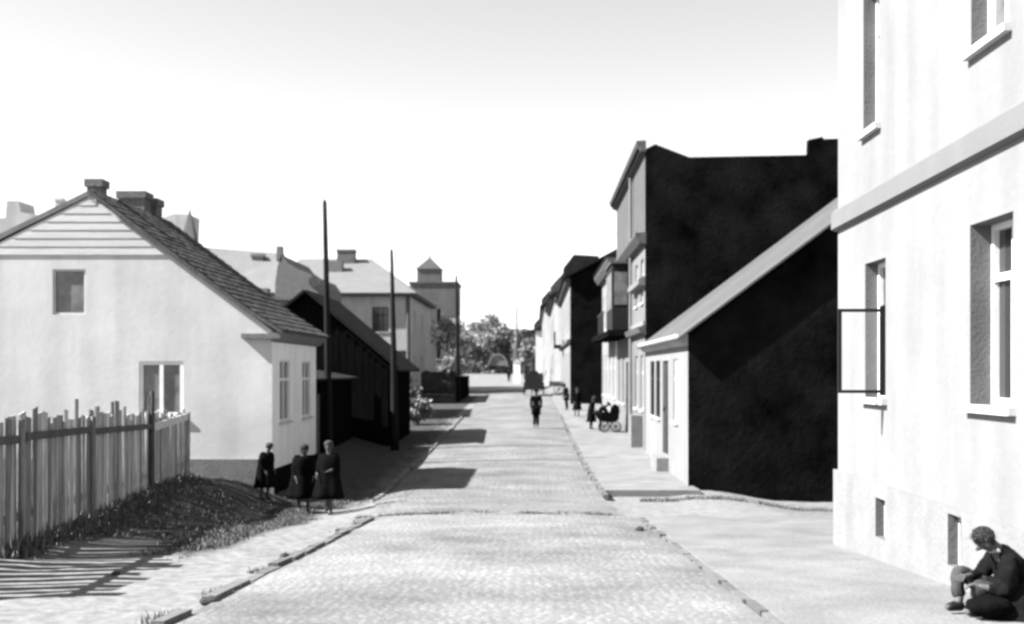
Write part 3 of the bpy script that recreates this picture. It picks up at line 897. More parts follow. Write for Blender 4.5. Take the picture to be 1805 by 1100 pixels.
chimney(H, px(238, 0, 31.8).x, 31.8, 6.0, 7.98, .72, .6, 'brick')
chimney(H, px(268, 0, 32.4).x, 32.4, 6.0, 7.88, .42, .5, 'brick')

# shed behind the left house and the black barn
S = empty('wooden_shed', (-8.8, 35.2, .3), 'black lean-to shed behind the whitewashed left house', 'shed')
mb = MB(); mb.prism([(-12, -.2), (-6.85, -.2), (-6.85, 2.7), (-12, 3.6)], 33.4, 42.4); mb.build('wall', M['darkwood'], S)
mb = MB(); mb.slab((-6.6, 33.3, 2.72), (-6.6, 42.5, 2.72), (-12.2, 42.5, 3.72), (-12.2, 33.3, 3.72), .07); mb.build('roof', M['shingle'], S)
MB().box((-6.84, 34.4, .2), (-6.79, 35.8, 2.3)).build('door', M['rail'], S)

BRY = 43.0
N_ = empty('black_barn', (-8.6, 46, .2), 'black wooden barn with steep gable facing down the street, left', 'barn')
ax_, az_ = px(540, 515, BRY).x, px(540, 515, BRY).z
ex_, ez_ = px(702, 655, BRY).x, px(702, 655, BRY).z
lx_ = 2 * ax_ - ex_
mb = MB()
mb.prism([(lx_, -.3), (ex_ - .25, -.3), (ex_ - .25, ez_ + .12), (ax_, az_ - .1), (lx_, ez_ - .1)], BRY, 49.4); mb.build('wall', M['darkwood'], N_)
mb = MB()
mb.slab((ex_ + .1, BRY - .3, ez_), (ex_ + .1, 49.7, ez_), (ax_, 49.7, az_), (ax_, BRY - .3, az_), .1)
mb.slab((ax_, BRY - .3, az_), (ax_, 49.7, az_), (lx_ - .2, 49.7, ez_), (lx_ - .2, BRY - .3, ez_), .1)
mb.build('roof', M['shingle'], N_)
# vertical plank pieces on the visible gable
x = lx_ + .2
while x < ex_ - .4:
    w = rnd.uniform(.22, .32)
    xc = x + w / 2
    zt = az_ - .2 - abs(xc - ax_) * (az_ - ez_) / (ex_ - ax_) - .1
    MB().box((x, BRY - .03 - rnd.uniform(0, .02), .1), (x + w - .02, BRY - .003, zt)).build('plank', M['darkwood'], N_)
    x += w
MB().box((ex_ - 1.9, BRY - .09, .15), (ex_ - .9, BRY - .055, 2.2)).build('door', M['darkwood'], N_)

# ------------------------------------------------------------------ poles
def pole(x, y, ztop, r0, r1, m, label, lean=0):
    z = gz(x, y) - .1
    n = 9
    ptsp = [(x + lean * t + .015 * math.sin(3 * t), y, z + (ztop - z) * t) for t in [i / (n - 1) for i in range(n)]]
    root = empty('utility_pole', (x, y, z), label, 'pole', 'wooden poles along the left side of the street')
    MB().tube(ptsp, [r0 + (r1 - r0) * i / (n - 1) for i in range(n)], 12).build('shaft', M[m], root, smooth=True)
    MB().tube([(x + lean, y, ztop - .02), (x + lean, y, ztop + .10)], [r1 * 1.05, r1 * .3], 12).build('cap', M[m], root)
    return root
p = px(580, 655, 36); pole(p.x, 36, px(572, 357, 36).z, .13, .065, 'pole', 'tall black wooden pole beside the whitewashed left house, nearest of the poles', lean=-.14)
p = px(696, 655, 41.5); pole(p.x, 41.5, px(689, 443, 41.5).z, .16, .055, 'pole', 'black wooden pole before the black barn, thinner towards its top', lean=-.12)
p = px(807, 655, 75); pole(p.x, 75, px(804, 487, 75).z, .17, .07, 'pole', 'dark pole beside the turreted building, far down the left side', lean=-.1)
p = px(911, 655, 150); pole(p.x, 150, px(909, 541, 150).z, .2, .12, 'polepale', 'thin distant pole rising over the trees at the street end')

# ------------------------------------------------------------------ H1: pale roofed two storey house
Y0, Y1 = 90.0, 108.0
xr_ = px(722, 0, Y0).x
ze = px(0, 522, Y0).z
K1 = empty('hipped_house', (xr_ - 6, 98, 1.2), 'grey two storey house with pale hipped roof and block chimney, behind the barn', 'house')
xl_ = px(500, 0, Y0).x
FK = Frame((xl_, Y0), (1, 0), (0, 1)); LK = xr_ - xl_
def uK(x): return px(x, 0, Y0).x - xl_
ops = [(uK(656), uK(685), px(0, 585, Y0).z, px(0, 541, Y0).z), (uK(661), uK(690), px(0, 652, Y0).z, px(0, 618, Y0).z), (uK(584), uK(603), px(0, 580, Y0).z, px(0, 545, Y0).z), (uK(584), uK(606), px(0, 655, Y0).z, px(0, 620, Y0).z), (uK(700), uK(716), px(0, 652, Y0).z, px(0, 618, Y0).z)]
wall(FK, LK, .9, ze, ops, M['plaster_grey'], K1)
for o in ops: window(FK, o, K1, th=.12, fr='framedark', cols=3)
FK2 = Frame((xr_, Y0), (0, 1), (-1, 0))
ops = [(3, 4.3, 6.0, 8.0), (9, 10.3, 6.0, 8.0), (3, 4.3, 2.4, 4.4), (9, 10.3, 2.4, 4.4)]
wall(FK2, Y1 - Y0, .9, ze, ops, M['plaster_grey'], K1, name='street_wall')
for o in ops: window(FK2, o, K1, th=.12)
MB().tube([(xr_ - .1, Y0 - .12, 1.1), (xr_ - .1, Y0 - .12, ze)], .16, 8).build('drainpipe', M['rail'], K1)
mb = MB(); mb.quad((xl_, Y1, .9), (xr_, Y1, .9), (xr_, Y1, ze), (xl_, Y1, ze)); mb.quad((xl_, Y0, .9), (xl_, Y1, .9), (xl_, Y1, ze), (xl_, Y0, ze)); mb.build('rear_wall', M['plaster_grey'], K1)
MB().box((xl_ - .5, Y0 - .5, ze), (xr_ + .5, Y1 + .5, ze + .22)).build('eave', M['rail'], K1)
ym = (Y0 + Y1) / 2
za = px(0, 456, ym).z; xa = px(655, 0, ym).x
a, b, c, d = (xl_ - .6, Y0 - .6, ze + .225), (xr_ + .6, Y0 - .6, ze + .225), (xr_ + .6, Y1 + .6, ze + .225), (xl_ - .6, Y1 + .6, ze + .225)
mb = MB(); mb.add([a, b, c, d, (xl_ - .6, ym, za), (xa, ym, za)], [(0, 1, 5, 4), (1, 2, 5), (2, 3, 4, 5), (3, 0, 4), (0, 3, 2, 1)]); mb.build('roof', M['paleroof'], K1)
q = px(611, 441, ym - 1)
chimney(K1, q.x, ym - 1, za - 2.2, q.z, 1.5, 1.0, 'brick')
q = px(590, 459, ym - 4); MB().box((q.x - .6, ym - 4, q.z - 2), (q.x + .6, ym - 3, q.z)).build('dormer', M['plinth_grey'], K1)

# H2: dark half gable with pale roof
K2 = empty('dark_gabled_house', (-13, 60, .8), 'dark grey gabled house with finial, between two pale roofs', 'house')
Yk = 57.0
pr = [(px(x, 0, Yk).x, px(0, y, Yk).z) for x, y in ((484, 655), (485, 500), (489, 470), (496, 449), (506, 462), (530, 478), (549, 484), (560, 500), (560, 655))]
mb = MB(); mb.prism(pr, Yk, Yk + 7); mb.build('wall', M['plinth_grey'], K2)
q = px(492, 434, Yk); MB().box((q.x - .14, Yk, q.z - .75), (q.x + .14, Yk + .4, q.z)).build('finial', M['plinth_grey'], K2)
MB().tube([px(554, 497, Yk) - Vector((0, .08, 0)), px(554, 497, Yk) + Vector((0, .0, 0))], .28, 14).build('round_window', M['glass'], K2)
MB().box((px(484, 0, Yk).x - .1, Yk - .15, px(0, 529, Yk).z), (px(560, 0, Yk).x, Yk - .003, px(0, 523, Yk).z)).build('string_course', M['plaster_mid'], K2)
K3 = empty('pale_roofed_house', (-22, 70, 1), 'house with a broad pale roof and small chimney, behind the tiled roof', 'house')
Yk = 66.0
a = px(340, 528, Yk); b = px(484, 528, Yk)
c = px(500, 449, Yk + 6); d = px(330, 436, Yk + 6)
mb = MB(); mb.slab(a, b, c, d, .1); mb.slab(d, c, c + Vector((0, 6, -3.2)), d + Vector((0, 6, -3.2)), .1); mb.build('roof', M['paleroof'], K3)
mb = MB(); mb.box((a.x, Yk + .3, .6), (b.x - .2, Yk + 12, a.z)); mb.build('wall', M['plaster_mid'], K3)
q = px(455, 449, Yk + 5); chimney(K3, q.x, Yk + 5, q.z - 1.2, q.z, .7, .5, 'plinth_grey')
q = px(462, 513, Yk); MB().box((q.x - .35, Yk - .2, q.z - .15), (q.x + .35, Yk + .6, q.z + .15)).build('roof_hatch', M['plinth_grey'], K3)
# H3: steep dark gable above the tiled roof, pale wall beside it
K4 = empty('spired_house', (-22, 72, 1), 'hazy pale house with a narrow steep grey spire roof over the tiled roof', 'house')
Yk = 74.0
pr = [(px(x, 0, Yk).x, px(0, y, Yk).z) for x, y in ((300, 520), (308, 412), (328, 364), (342, 415), (352, 450), (354, 520))]
ap = px(328, 364, Yk); h_ = px(350, 0, Yk).x - ap.x
mb = MB(); mb.add([(ap.x - h_, Yk, 9.4), (ap.x + h_, Yk, 9.4), (ap.x + h_, Yk + 2 * h_, 9.4), (ap.x - h_, Yk + 2 * h_, 9.4), (ap.x - h_ * .55, Yk + .45 * h_, 11.6), (ap.x + h_ * .55, Yk + .45 * h_, 11.6), (ap.x + h_ * .55, Yk + 1.55 * h_, 11.6), (ap.x - h_ * .55, Yk + 1.55 * h_, 11.6), (ap.x, Yk + h_, ap.z)],
    [(0, 1, 5, 4), (1, 2, 6, 5), (2, 3, 7, 6), (3, 0, 4, 7), (4, 5, 8), (5, 6, 8), (6, 7, 8), (7, 4, 8), (0, 3, 2, 1)]); mb.build('spire_roof', M['tower'], K4)
pr = [(px(x, 0, Yk).x, px(0, y, Yk).z) for x, y in ((262, 560), (262, 374), (284, 367), (312, 368), (310, 420), (308, 560))]
mb = MB(); mb.prism(pr, Yk + 2.6, Yk + 5); mb.build('wall', M['plaster_grey'], K4)  # pale wall tone stands for distance haze
mb = MB(); mb.box((px(300, 0, Yk).x, Yk + .5, .6), (px(350, 0, Yk).x, Yk + 2, 9.4)); mb.build('lower_wall', M['plaster_grey'], K4)
# H4: far left, distance haze put into its pale tone
K5 = empty('far_left_house', (-34, 78, 1), 'faint pale house with chimney stack at the far left behind the roof', 'house')
Yk = 80.0
pr = [(px(x, 0, Yk).x, px(0, y, Yk).z) for x, y in ((-60, 655), (-60, 384), (9, 384), (12, 354), (32, 354), (36, 374), (88, 382), (150, 384), (150, 655))]
mb = MB(); mb.prism(pr, Yk, Yk + 2.5); mb.build('wall', M['plaster_grey'], K5)
q = px(95, 347, Yk); chimney(K5, q.x, Yk + 1, q.z - 2, q.z, .5, .5, 'plaster_grey')

# tower
T_ = empty('turreted_building', (-10, 114, 1.2), 'tall grey building with a pyramid roofed turret, hazy beyond the pale roof', 'tower')
Yk = 111.0
xa0, xa1 = px(722, 0, Yk).x, px(805, 0, Yk).x
zt = px(0, 499, Yk).z
FT = Frame((xa0, Yk), (1, 0), (0, 1))
ops = [(2.6, 3.1, 7.5, 9.2), (1.4, 1.9, 7.5, 9.2), (2.6, 3.1, 4.2, 6)]
wall(FT, xa1 - xa0, 1.0, zt, ops, M['tower'], T_)
for o in ops: window(FT, o, T_, th=.15, cols=1, trans=0)
mb = MB(); mb.box((xa0, Yk + .2, 1.0), (xa1, Yk + 6, zt - .01)); mb.build('side_wall', M['tower'], T_)
MB().box((xa0 - .1, Yk - .12, zt), (xa1 + .12, Yk + 6.1, zt + .16)).build('parapet', M['tower'], T_)
t0, t1 = px(734, 0, Yk).x, px(776, 0, Yk).x
z1 = px(0, 473, Yk).z
MB().box((t0, Yk + .5, zt + .16), (t1, Yk + .5 + t1 - t0, z1)).build('turret', M['tower'], T_)
cx_, cy_ = (t0 + t1) / 2, Yk + .5 + (t1 - t0) / 2
hw = (t1 - t0) / 2 + .12
zq = px(0, 450, Yk).z
mb = MB(); mb.add([(cx_ - hw, cy_ - hw, z1), (cx_ + hw, cy_ - hw, z1), (cx_ + hw, cy_ + hw, z1), (cx_ - hw, cy_ + hw, z1), (cx_, cy_, zq)], [(0, 1, 4), (1, 2, 4), (2, 3, 4), (3, 0, 4), (0, 3, 2, 1)]); mb.build('turret_roof', M['tower_roof'], T_)
MB().tube([(cx_, cy_, zq - .15), (cx_, cy_, zq + .5)], [.09, .03], 6).build('finial', M['iron'], T_)

# ------------------------------------------------------------------ left fence
def board_fence():
    F0 = Vector((-6.22, 13.1, 0)); F1 = Vector((-8.25, 26.8, 0))
    d = (F1 - F0); Lf = d.length; d.normalize(); n = Vector((d.y, -d.x, 0))   # n towards the street
    root = empty('plank_fence', F0 + d * Lf / 2 + Vector((0, 0, .7)), 'weathered crooked plank fence with uneven tops, left foreground', 'fence')
    s = -3.3
    while s < Lf - .05:
        w = rnd.choice([.13, .17, .21, .25, .28])
        p = F0 + d * (s + w / 2)
        z0 = gz(p.x, p.y)
        top = z0 + 1.66 + rnd.gauss(0, .06) - .10 * sm(0, Lf, s) + (.22 if rnd.random() < .07 else 0) - (.35 if rnd.random() < .05 else 0)
        if abs(s - 9.05) < .12: top += .28
        t = .022; lean = rnd.gauss(0, .04); tilt = rnd.gauss(0, .01)
        hh = top - z0
        pk = rnd.uniform(-.035, .035)
        vs = []
        for q, off in ((-t / 2, 0), (t / 2, 0)):
            for u, zz in ((-w / 2, z0 - .05), (w / 2, z0 - .05), (w / 2 * .97, top - max(0, pk)), (-w / 2 * .97, top + min(0, pk))):
                k = (zz - z0) / hh
                vs.append(p + d * (u + lean * k) + n * (q + tilt * k + .03) + Vector((0, 0, zz)))
        MB().add(vs, [(0, 1, 2, 3), (7, 6, 5, 4), (0, 4, 5, 1), (1, 5, 6, 2), (2, 6, 7, 3), (3, 7, 4, 0)]).build('board', M['oldwood'], root)
        s += w + rnd.uniform(.05, .14) if s < -.5 else w + (rnd.uniform(.004, .03) if rnd.random() < .85 else rnd.uniform(.04, .07))  # unseen boards left of the view spaced wide to cast shadow stripes
    def rail(s0, s1, h0, h1, m, hgt=.1, out=.07):
        a = F0 + d * s0; b = F0 + d * s1
        a.z = gz(a.x, a.y) + h0; b.z = gz(b.x, b.y) + h1
        nn = n * out; th = n * .035; up = Vector((0, 0, hgt))
        MB().add([a + nn, b + nn, b + nn + up, a + nn + up, a + nn + th, b + nn + th, b + nn + th + up, a + nn + th + up],
                 [(0, 1, 2, 3), (7, 6, 5, 4), (0, 4, 5, 1), (1, 5, 6, 2), (2, 6, 7, 3), (3, 7, 4, 0)]).build('rail', M[m], root)
    rail(-3.3, .8, 1.28, 1.30, 'rail'); rail(.85, 4.2, 1.33, 1.35, 'rail'); rail(4.25, 9.0, 1.32, 1.27, 'rail')
    rail(9.1, 13.4, 1.22, 1.43, 'palewood', .15, .09)
    rail(0, 4.5, .42, .40, 'rail', .08, -.04); rail(4.6, 13.4, .40, .40, 'rail', .08, -.04)
    for s in (.6, 4.2, 9.0, 13.55):
        p = F0 + d * s; z0 = gz(p.x, p.y)
        h = 2.0 if s == 9.0 else 1.6
        MB().tube([p + n * .1 + Vector((0, 0, z0 - .1)), p + n * .1 + Vector((.01, 0, z0 + h))], [.06, .05] if s == 9.0 else [.045, .04], 7).build('post', M['rail'] if s == 9.0 else M['oldwood'], root)
board_fence()
# dark picket fence and gate far left
G_ = empty('dark_picket_fence', (-6.3, 74, 1.0), 'black high board fence with picket tops between barn and turreted building', 'fence')
x = px(742, 0, 72).x
while x < px(803, 0, 72).x:
    p = Vector((x, 72, gz(x, 72))); zt = px(0, 655, 72).z + rnd.uniform(-.05, .2)
    MB().add([(x, 72, p.z), (x + .14, 72, p.z), (x + .14, 72, zt - .1), (x + .07, 72, zt), (x, 72, zt - .1), (x, 72.03, p.z), (x + .14, 72.03, p.z), (x + .14, 72.03, zt - .1), (x + .07, 72.03, zt), (x, 72.03, zt - .1)],
             [(0, 1, 2, 3, 4), (9, 8, 7, 6, 5), (0, 5, 6, 1), (1, 6, 7, 2), (2, 7, 8, 3), (3, 8, 9, 4), (4, 9, 5, 0)]).build('picket', M['darkwood'], G_)
    x += .15
MB().box((px(742, 0, 72).x, 72.031, 1.4), (px(803, 0, 72).x, 72.08, 1.5)).build('rail', M['darkwood'], G_)
MB().box((px(803, 0, 72).x - .02, 72.1, .9), (px(803, 0, 72).x + .06, 86, 2.7)).build('side_boarding', M['darkwood'], G_)

# ------------------------------------------------------------------ trees
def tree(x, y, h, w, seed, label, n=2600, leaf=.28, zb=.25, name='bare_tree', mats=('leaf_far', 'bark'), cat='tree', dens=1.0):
    r = random.Random(seed)
    z = gz(x, y) - .1
    root = empty(name, (x, y, z), label, cat, 'hazy trees closing the end of the street')
    mb = MB(); tips = []
    mb.tube([(x, y, z), (x + r.uniform(-.2, .2), y, z + h * .3), (x + r.uniform(-.4, .4), y, z + h * .75)], [.028 * h, .02 * h, .006 * h], 7)
    for k in range(16):
        a = r.uniform(0, 6.28); t = r.uniform(.22, .8); L_ = w * r.uniform(.45, 1) * (1.1 - t * .6)
        s0 = Vector((x, y, z + h * t)); e = s0 + Vector((math.cos(a) * L_, math.sin(a) * L_, L_ * r.uniform(.35, 1.0)))
        mid = (s0 + e) / 2 + Vector((0, 0, .1 * L_))
        mb.tube([s0, mid, e], [.009 * h, .006 * h, .002 * h], 5)
        tips += [mid, e, (mid + e) / 2]
    mb.build('trunk', M[mats[1]], root)
    tips.append(Vector((x, y, z + h * .85)))
    vs, fs = [], []
    for k in range(n):
        c = r.choice(tips)
        p = c + Vector((r.gauss(0, 1), r.gauss(0, 1), r.gauss(0, .8))) * w * .16
        if p.z < z + h * zb * .5 or p.z > z + h: continue
        s = leaf * r.uniform(.5, 1.3)
        d1 = Vector((r.gauss(0, 1), r.gauss(0, 1), r.gauss(0, 1))).normalized() * s
        d2 = d1.cross(Vector((r.gauss(0, 1), r.gauss(0, 1), r.gauss(0, 1)))).normalized() * s * .6
        i = len(vs); vs += [p - d1, p - d2, p + d1, p + d2]; fs.append((i, i + 1, i + 2, i + 3))
    mb = MB(); mb.v = vs; mb.f = fs
    mb.build('crown', M[mats[0]], root)
    return root
tree(-12.6, 215, 8.8, 4.5, 1, 'low hazy tree just right of the turreted building')
tree(-10.0, 222, 10.2, 4.5, 2, 'hazy tree with a thin ragged top, second from the turreted building')
tree(-7.3, 212, 11.5, 4.2, 3, 'tallest hazy tree over the covered wagon')
tree(-4.4, 216, 8.6, 3.8, 4, 'rounded dark tree left of the distant pole', 4200)
tree(-2.0, 205, 8.3, 3.4, 5, 'dark dense tree at the foot of the distant pole', 5000)
tree(-.4, 198, 7.0, 2.6, 6, 'small dark tree against the farthest pale house', 3800)
tree(-15.5, 225, 9.5, 5, 7, 'hazy tree partly hidden by the turreted building')
tree(-7.6, 96, 7.0, 1.7, 8, 'thin bare tree beside the hipped house corner', 500, .14)
tree(-7.0, 102, 7.6, 1.9, 9, 'taller thin tree before the turreted building', 900, .15)
tree(-6.2, 90, 4.0, 1.7, 10, 'low bush behind the dark picket fence', 1300, .12, zb=0, name='bush', cat='bush')
for i, (x, y, h, w) in enumerate([(-6.6, 58, 1.7, 1.0), (-7.4, 61, 2.2, 1.2), (-5.7, 54, 1.3, .8)]):
    tree(x, y, h, w, 30 + i, ['low dark bush right behind the black barn', 'taller dark bush beyond the barn', 'smallest bush at the barn corner'][i], 1500, .12, zb=0, name='bush', cat='bush')

def wood():
    rw = random.Random(77); vs, fs = [], []
    for k in range(30000):
        x = rw.uniform(-60, 22); y = rw.uniform(232, 262)
        top = 4.6 + 3.2 * (noise.noise(Vector((x * .12, y * .05, 4))) + .5) + 1.0 * noise.noise(Vector((x * .6, 0, 8)))
        z = 2.6 + rw.random() ** .8 * top
        p = Vector((x, y, z)); s_ = rw.uniform(.25, .6)
        d1 = Vector((rw.gauss(0, 1), rw.gauss(0, 1), rw.gauss(0, 1))).normalized() * s_
        d2 = d1.cross(Vector((rw.gauss(0, 1), rw.gauss(0, 1), rw.gauss(0, 1)))).normalized() * s_ * .7
        i = len(vs); vs += [p - d1, p - d2, p + d1, p + d2]; fs.append((i, i + 1, i + 2, i + 3))
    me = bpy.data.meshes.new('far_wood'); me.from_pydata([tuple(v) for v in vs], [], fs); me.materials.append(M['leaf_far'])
    o = bpy.data.objects.new('far_wood', me); col.objects.link(o)
    tag(o, 'hazy low wood behind the trees at the end of the street', 'wood', kind='stuff')
wood()

# ------------------------------------------------------------------ loose stones
def stone(x, y, r_, label, flat=.6):
    me = bmesh.new(); bmesh.ops.create_icosphere(me, subdivisions=2, radius=r_)
    for v in me.verts:
        v.co *= 1 + .35 * noise.noise(v.co * 9 + Vector((x, y, 0))); v.co.z *= flat
    m = bpy.data.meshes.new('stone'); me.to_mesh(m); me.free(); m.materials.append(M['stone'])
    o = bpy.data.objects.new('stone', m); col.objects.link(o)
    o.location = (x, y, max(roadz(x, y) if rl(y) < x < rr(y) else tz(x, y), tz(x, y)) + r_ * flat * .6)
    tag(o, label, 'stone', 'dark stones lying on the road')
def gp(x_, y_):
    Y = 10.0
    for _ in range(60):
        z = g0(Y); Y = (3 - z) * 2000 / (y_ - 655) * .5 + Y * .5
    return (x_ - 943) * Y / 2000, Y
for a, b, r_, lb in ((502, 982, .06, 'dark stone above the left kerb line'), (1128, 940, .07, 'dark stone at the near right kerb corner'), (1052, 860, .11, 'flat dark stone in the gutter before the low house'), (1040, 828, .07, 'small dark stone farther up the right gutter'),
                     (1306, 1064, .045, 'dark stone on the road low at the right'), (92, 962, .05, 'dark stone at the foot of the plank fence'), (204, 1014, .05, 'stone in the dirt below the weedy bank'), (370, 1066, .09, 'lumpy dark stone at the lower end of the left kerb')):
    X, Y = gp(a, b); stone(X, Y, r_, lb, .55)

# ------------------------------------------------------------------ people
def skin(name, verts, edges, m, parent, root_i=0, sub=2):
    """verts: list of (pos, rx, ry) ; skin modifier surface"""
    me = bpy.data.meshes.new(name)
    me.from_pydata([tuple(v[0]) for v in verts], edges, [])
    o = bpy.data.objects.new(name, me); col.objects.link(o)
    if parent: o.parent = parent
    mod = o.modifiers.new('skin', 'SKIN'); mod.use_smooth_shade = True; mod.branch_smoothing = .6
    sv = me.skin_vertices[0].data
    for i, v in enumerate(verts):
        sv[i].radius = (v[1], v[2] if len(v) > 2 else v[1]); sv[i].use_root = (i == root_i)
    ss = o.modifiers.new('sub', 'SUBSURF'); ss.levels = sub; ss.render_levels = sub
    me.materials.append(m)
    if name in ('coat', 'trousers'):
        o.modifiers['sub'].levels = o.modifiers['sub'].render_levels = 3
        tx = bpy.data.textures.get('creases') or bpy.data.textures.new('creases', 'CLOUDS')
        tx.noise_scale = .09
        dm = o.modifiers.new('creases', 'DISPLACE'); dm.texture = tx; dm.strength = .035; dm.mid_level = .5; dm.texture_coords = 'LOCAL'
    return o

def head(parent, c, fwd, r_=.105, hair='hair', kind='hair', up=Vector((0, 0, 1)), detail=True):
    """face features belong to the body mesh; this makes hair, scarf or hat as its own piece"""
    pass

def make_person(label, loc, face, H=1.65, kind='man', pose=None, group=None, coat='coat', head_cover='cap', simple=False, bulk=1.0):
    """local frame: +x right of the person, +y forward; rotated by face (radians about z)"""
    root = empty('person', loc, label, 'person', group)
    root.rotation_euler.z = face
    k = H / 1.7
    J = dict(pelvis=(0, 0, .93), chest=(0, 0, 1.28), neck=(0, .01, 1.46), head=(0, .03, 1.6), sh=.19, hip=.1,
             elL=(-.23, -.02, 1.12), haL=(-.21, .07, .86), elR=(.23, -.02, 1.12), haR=(.21, .07, .86),
             knL=(-.1, .06, .5), anL=(-.1, .0, .09), knR=(.1, .0, .5), anR=(.1, -.06, .09))
    if pose: J.update(pose)
    V = lambda p: Vector(p) * k
    pel, che, nek, hd = V(J['pelvis']), V(J['chest']), V(J['neck']), V(J['head'])
    hdir = (hd - nek).normalized()
    sL = che + Vector((-J['sh'] * k, 0, .12 * k)); sR = che + Vector((J['sh'] * k, 0, .12 * k))
    hL = pel + Vector((-J['hip'] * k, 0, -.04 * k)); hR = pel + Vector((J['hip'] * k, 0, -.04 * k))
    eL, wL, eR, wR = V(J['elL']), V(J['haL']), V(J['elR']), V(J['haR'])
    kL, aL, kR, aR = V(J['knL']), V(J['anL']), V(J['knR']), V(J['anR'])
    tL, tR = aL + Vector((0, .15 * k, -.05 * k)), aR + Vector((0, .15 * k, -.05 * k))
    vs = [(pel, .13 * k, .1 * k), (che, .14 * k, .1 * k), (nek, .055 * k, .055 * k), (nek * .35 + hd * .65, .068 * k, .075 * k), (hd + hdir * .03 * k, .085 * k, .095 * k), (hd + hdir * .09 * k, .05 * k, .06 * k),
          (sL, .06 * k), (eL, .042 * k), (wL, .03 * k), (sR, .06 * k), (eR, .042 * k), (wR, .03 * k),
          (hL, .085 * k), (kL, .06 * k), (aL, .04 * k), (tL, .035 * k), (hR, .085 * k), (kR, .06 * k), (aR, .04 * k), (tR, .035 * k)]
    ed = [(0, 1), (1, 2), (2, 3), (3, 4), (4, 5), (1, 6), (6, 7), (7, 8), (1, 9), (9, 10), (10, 11), (0, 12), (12, 13), (13, 14), (14, 15), (0, 16), (16, 17), (17, 18), (18, 19)]
    # palm and fingers
    for w, e, si in ((8, 7, 1), (11, 10, -1)):
        wp = vs[w][0]; dr = (wp - vs[e][0]).normalized()
        side = Vector((0, 1, 0)) if abs(dr.y) < .8 else Vector((0, 0, 1))
        side = (side - dr * side.dot(dr)).normalized()
        pm = wp + dr * .07 * k; i0 = len(vs); vs.append((pm, .022 * k, .036 * k)); ed.append((w, i0))
        if not simple:
            for q in range(4):
                f0 = pm + dr * .035 * k + side * (.03 - .02 * q) * k
                f1 = f0 + (dr * .9 + Vector((si * .25, 0, 0))).normalized() * (.05, .058, .055, .042)[q] * k
                vs.append((f0, .009 * k)); vs.append((f1, .007 * k)); n0 = len(vs)
                ed += [(i0, n0 - 2), (n0 - 2, n0 - 1)]
            f0 = wp + dr * .03 * k + side * .045 * k; f1 = f0 + dr * .04 * k + side * .015 * k
            vs += [(f0, .01 * k), (f1, .008 * k)]; n0 = len(vs); ed += [(i0, n0 - 2), (n0 - 2, n0 - 1)]
    skin('body', vs, ed, M['skin'], root, 0)
    # face: nose and brow as part of head cover free zone
    if not simple:
        f = Vector((0, 1, 0))
        fd = (f - hdir * f.dot(hdir)).normalized()
        MB().tube([hd + fd * .07 * k + hdir * .035 * k, hd + fd * .092 * k + hdir * .0 * k, hd + fd * .07 * k - hdir * .02 * k], [.008 * k, .016 * k, .008 * k], 6)._local('nose', M['skin'], root)
        for sx in (-1, 1):
            MB().rings([(hd + fd * .074 * k + hdir * .035 * k + Vector((sx * .033 * k, 0, -.006)), .01, .004), (hd + fd * .074 * k + hdir * .035 * k + Vector((sx * .033 * k, 0, .006)), .01, .004)], 6)._local('eye', M['hair'], root)
    # coat / jacket with sleeves
    cv = [(pel + Vector((0, 0, -.04 * k)), .175 * k, .145 * k), (pel * .5 + che * .5, .165 * k * bulk, .125 * k * bulk), (che, .18 * k * bulk, .135 * k * bulk), (che * .2 + nek * .8, .085 * k, .08 * k),
          (sL, .078 * k), (eL, .06 * k), (wL - (wL - eL).normalized() * .03, .047 * k), (sR, .078 * k), (eR, .06 * k), (wR - (wR - eR).normalized() * .03, .047 * k)]
    ce = [(0, 1), (1, 2), (2, 3), (2, 4), (4, 5), (5, 6), (2, 7), (7, 8), (8, 9)]
    skin('coat', cv, ce, M[coat], root, 0)
    mid = (hL + hR) / 2
    if kind == 'woman':
        low = (kL + kR) / 2; bot = low * .72 + ((aL + aR) / 2) * .28
        r = [(che * .25 + nek * .75, .10 * k, .085 * k), (che + Vector((0, 0, .07 * k)), .19 * k, .13 * k), (che * .6 + pel * .4, .20 * k, .155 * k), (pel + Vector((0, 0, .02 * k)), .19 * k, .155 * k), (mid, .19 * k, .16 * k), (low * .5 + mid * .5, .22 * k, .19 * k), (low, .245 * k, .215 * k), (bot, .27 * k, .24 * k)]
        r = [(c_, a_ * bulk, b_ * bulk) for c_, a_, b_ in r]
        mb = MB(); mb.rings(r, 20)
        for i, v in enumerate(mb.v):
            ring = i // 20; a = i % 20
            v += Vector((math.cos(a * 6.28 / 20 * 6 / 1) * .006 * ring, math.sin(a * 1.9) * .006 * ring, 0))
        mb._local('skirt', M[coat], root, True)
    else:
        tv = [(pel, .13 * k, .11 * k), (hL, .1 * k), (kL, .078 * k), (aL + Vector((0, 0, .02)), .062 * k), (hR, .1 * k), (kR, .078 * k), (aR + Vector((0, 0, .02)), .062 * k)]
        skin('trousers', tv, [(0, 1), (1, 2), (2, 3), (0, 4), (4, 5), (5, 6)], M['coat2'] if kind != 'seated' else M['trouser'], root, 0)
        if kind == 'man_long':
            low = (kL + kR) / 2 + Vector((0, 0, .1))
            MB().rings([(pel + Vector((0, 0, .1 * k)), .17 * k, .135 * k), (mid, .2 * k, .16 * k), (low, .21 * k, .18 * k)], 16)._local('coat_skirt', M[coat], root, True)
    for a_, t_ in ((aL, tL), (aR, tR)):
        skin('shoe', [(a_ + Vector((0, -.03, -.02)) , .045 * k), (a_ * .5 + t_ * .5, .043 * k, .038 * k), (t_, .038 * k, .03 * k)], [(0, 1), (1, 2)], M['shoe'], root, 0, 1)
    hc = hd + hdir * .035 * k
    rot = Vector((0, 0, 1)).rotation_difference(hdir)
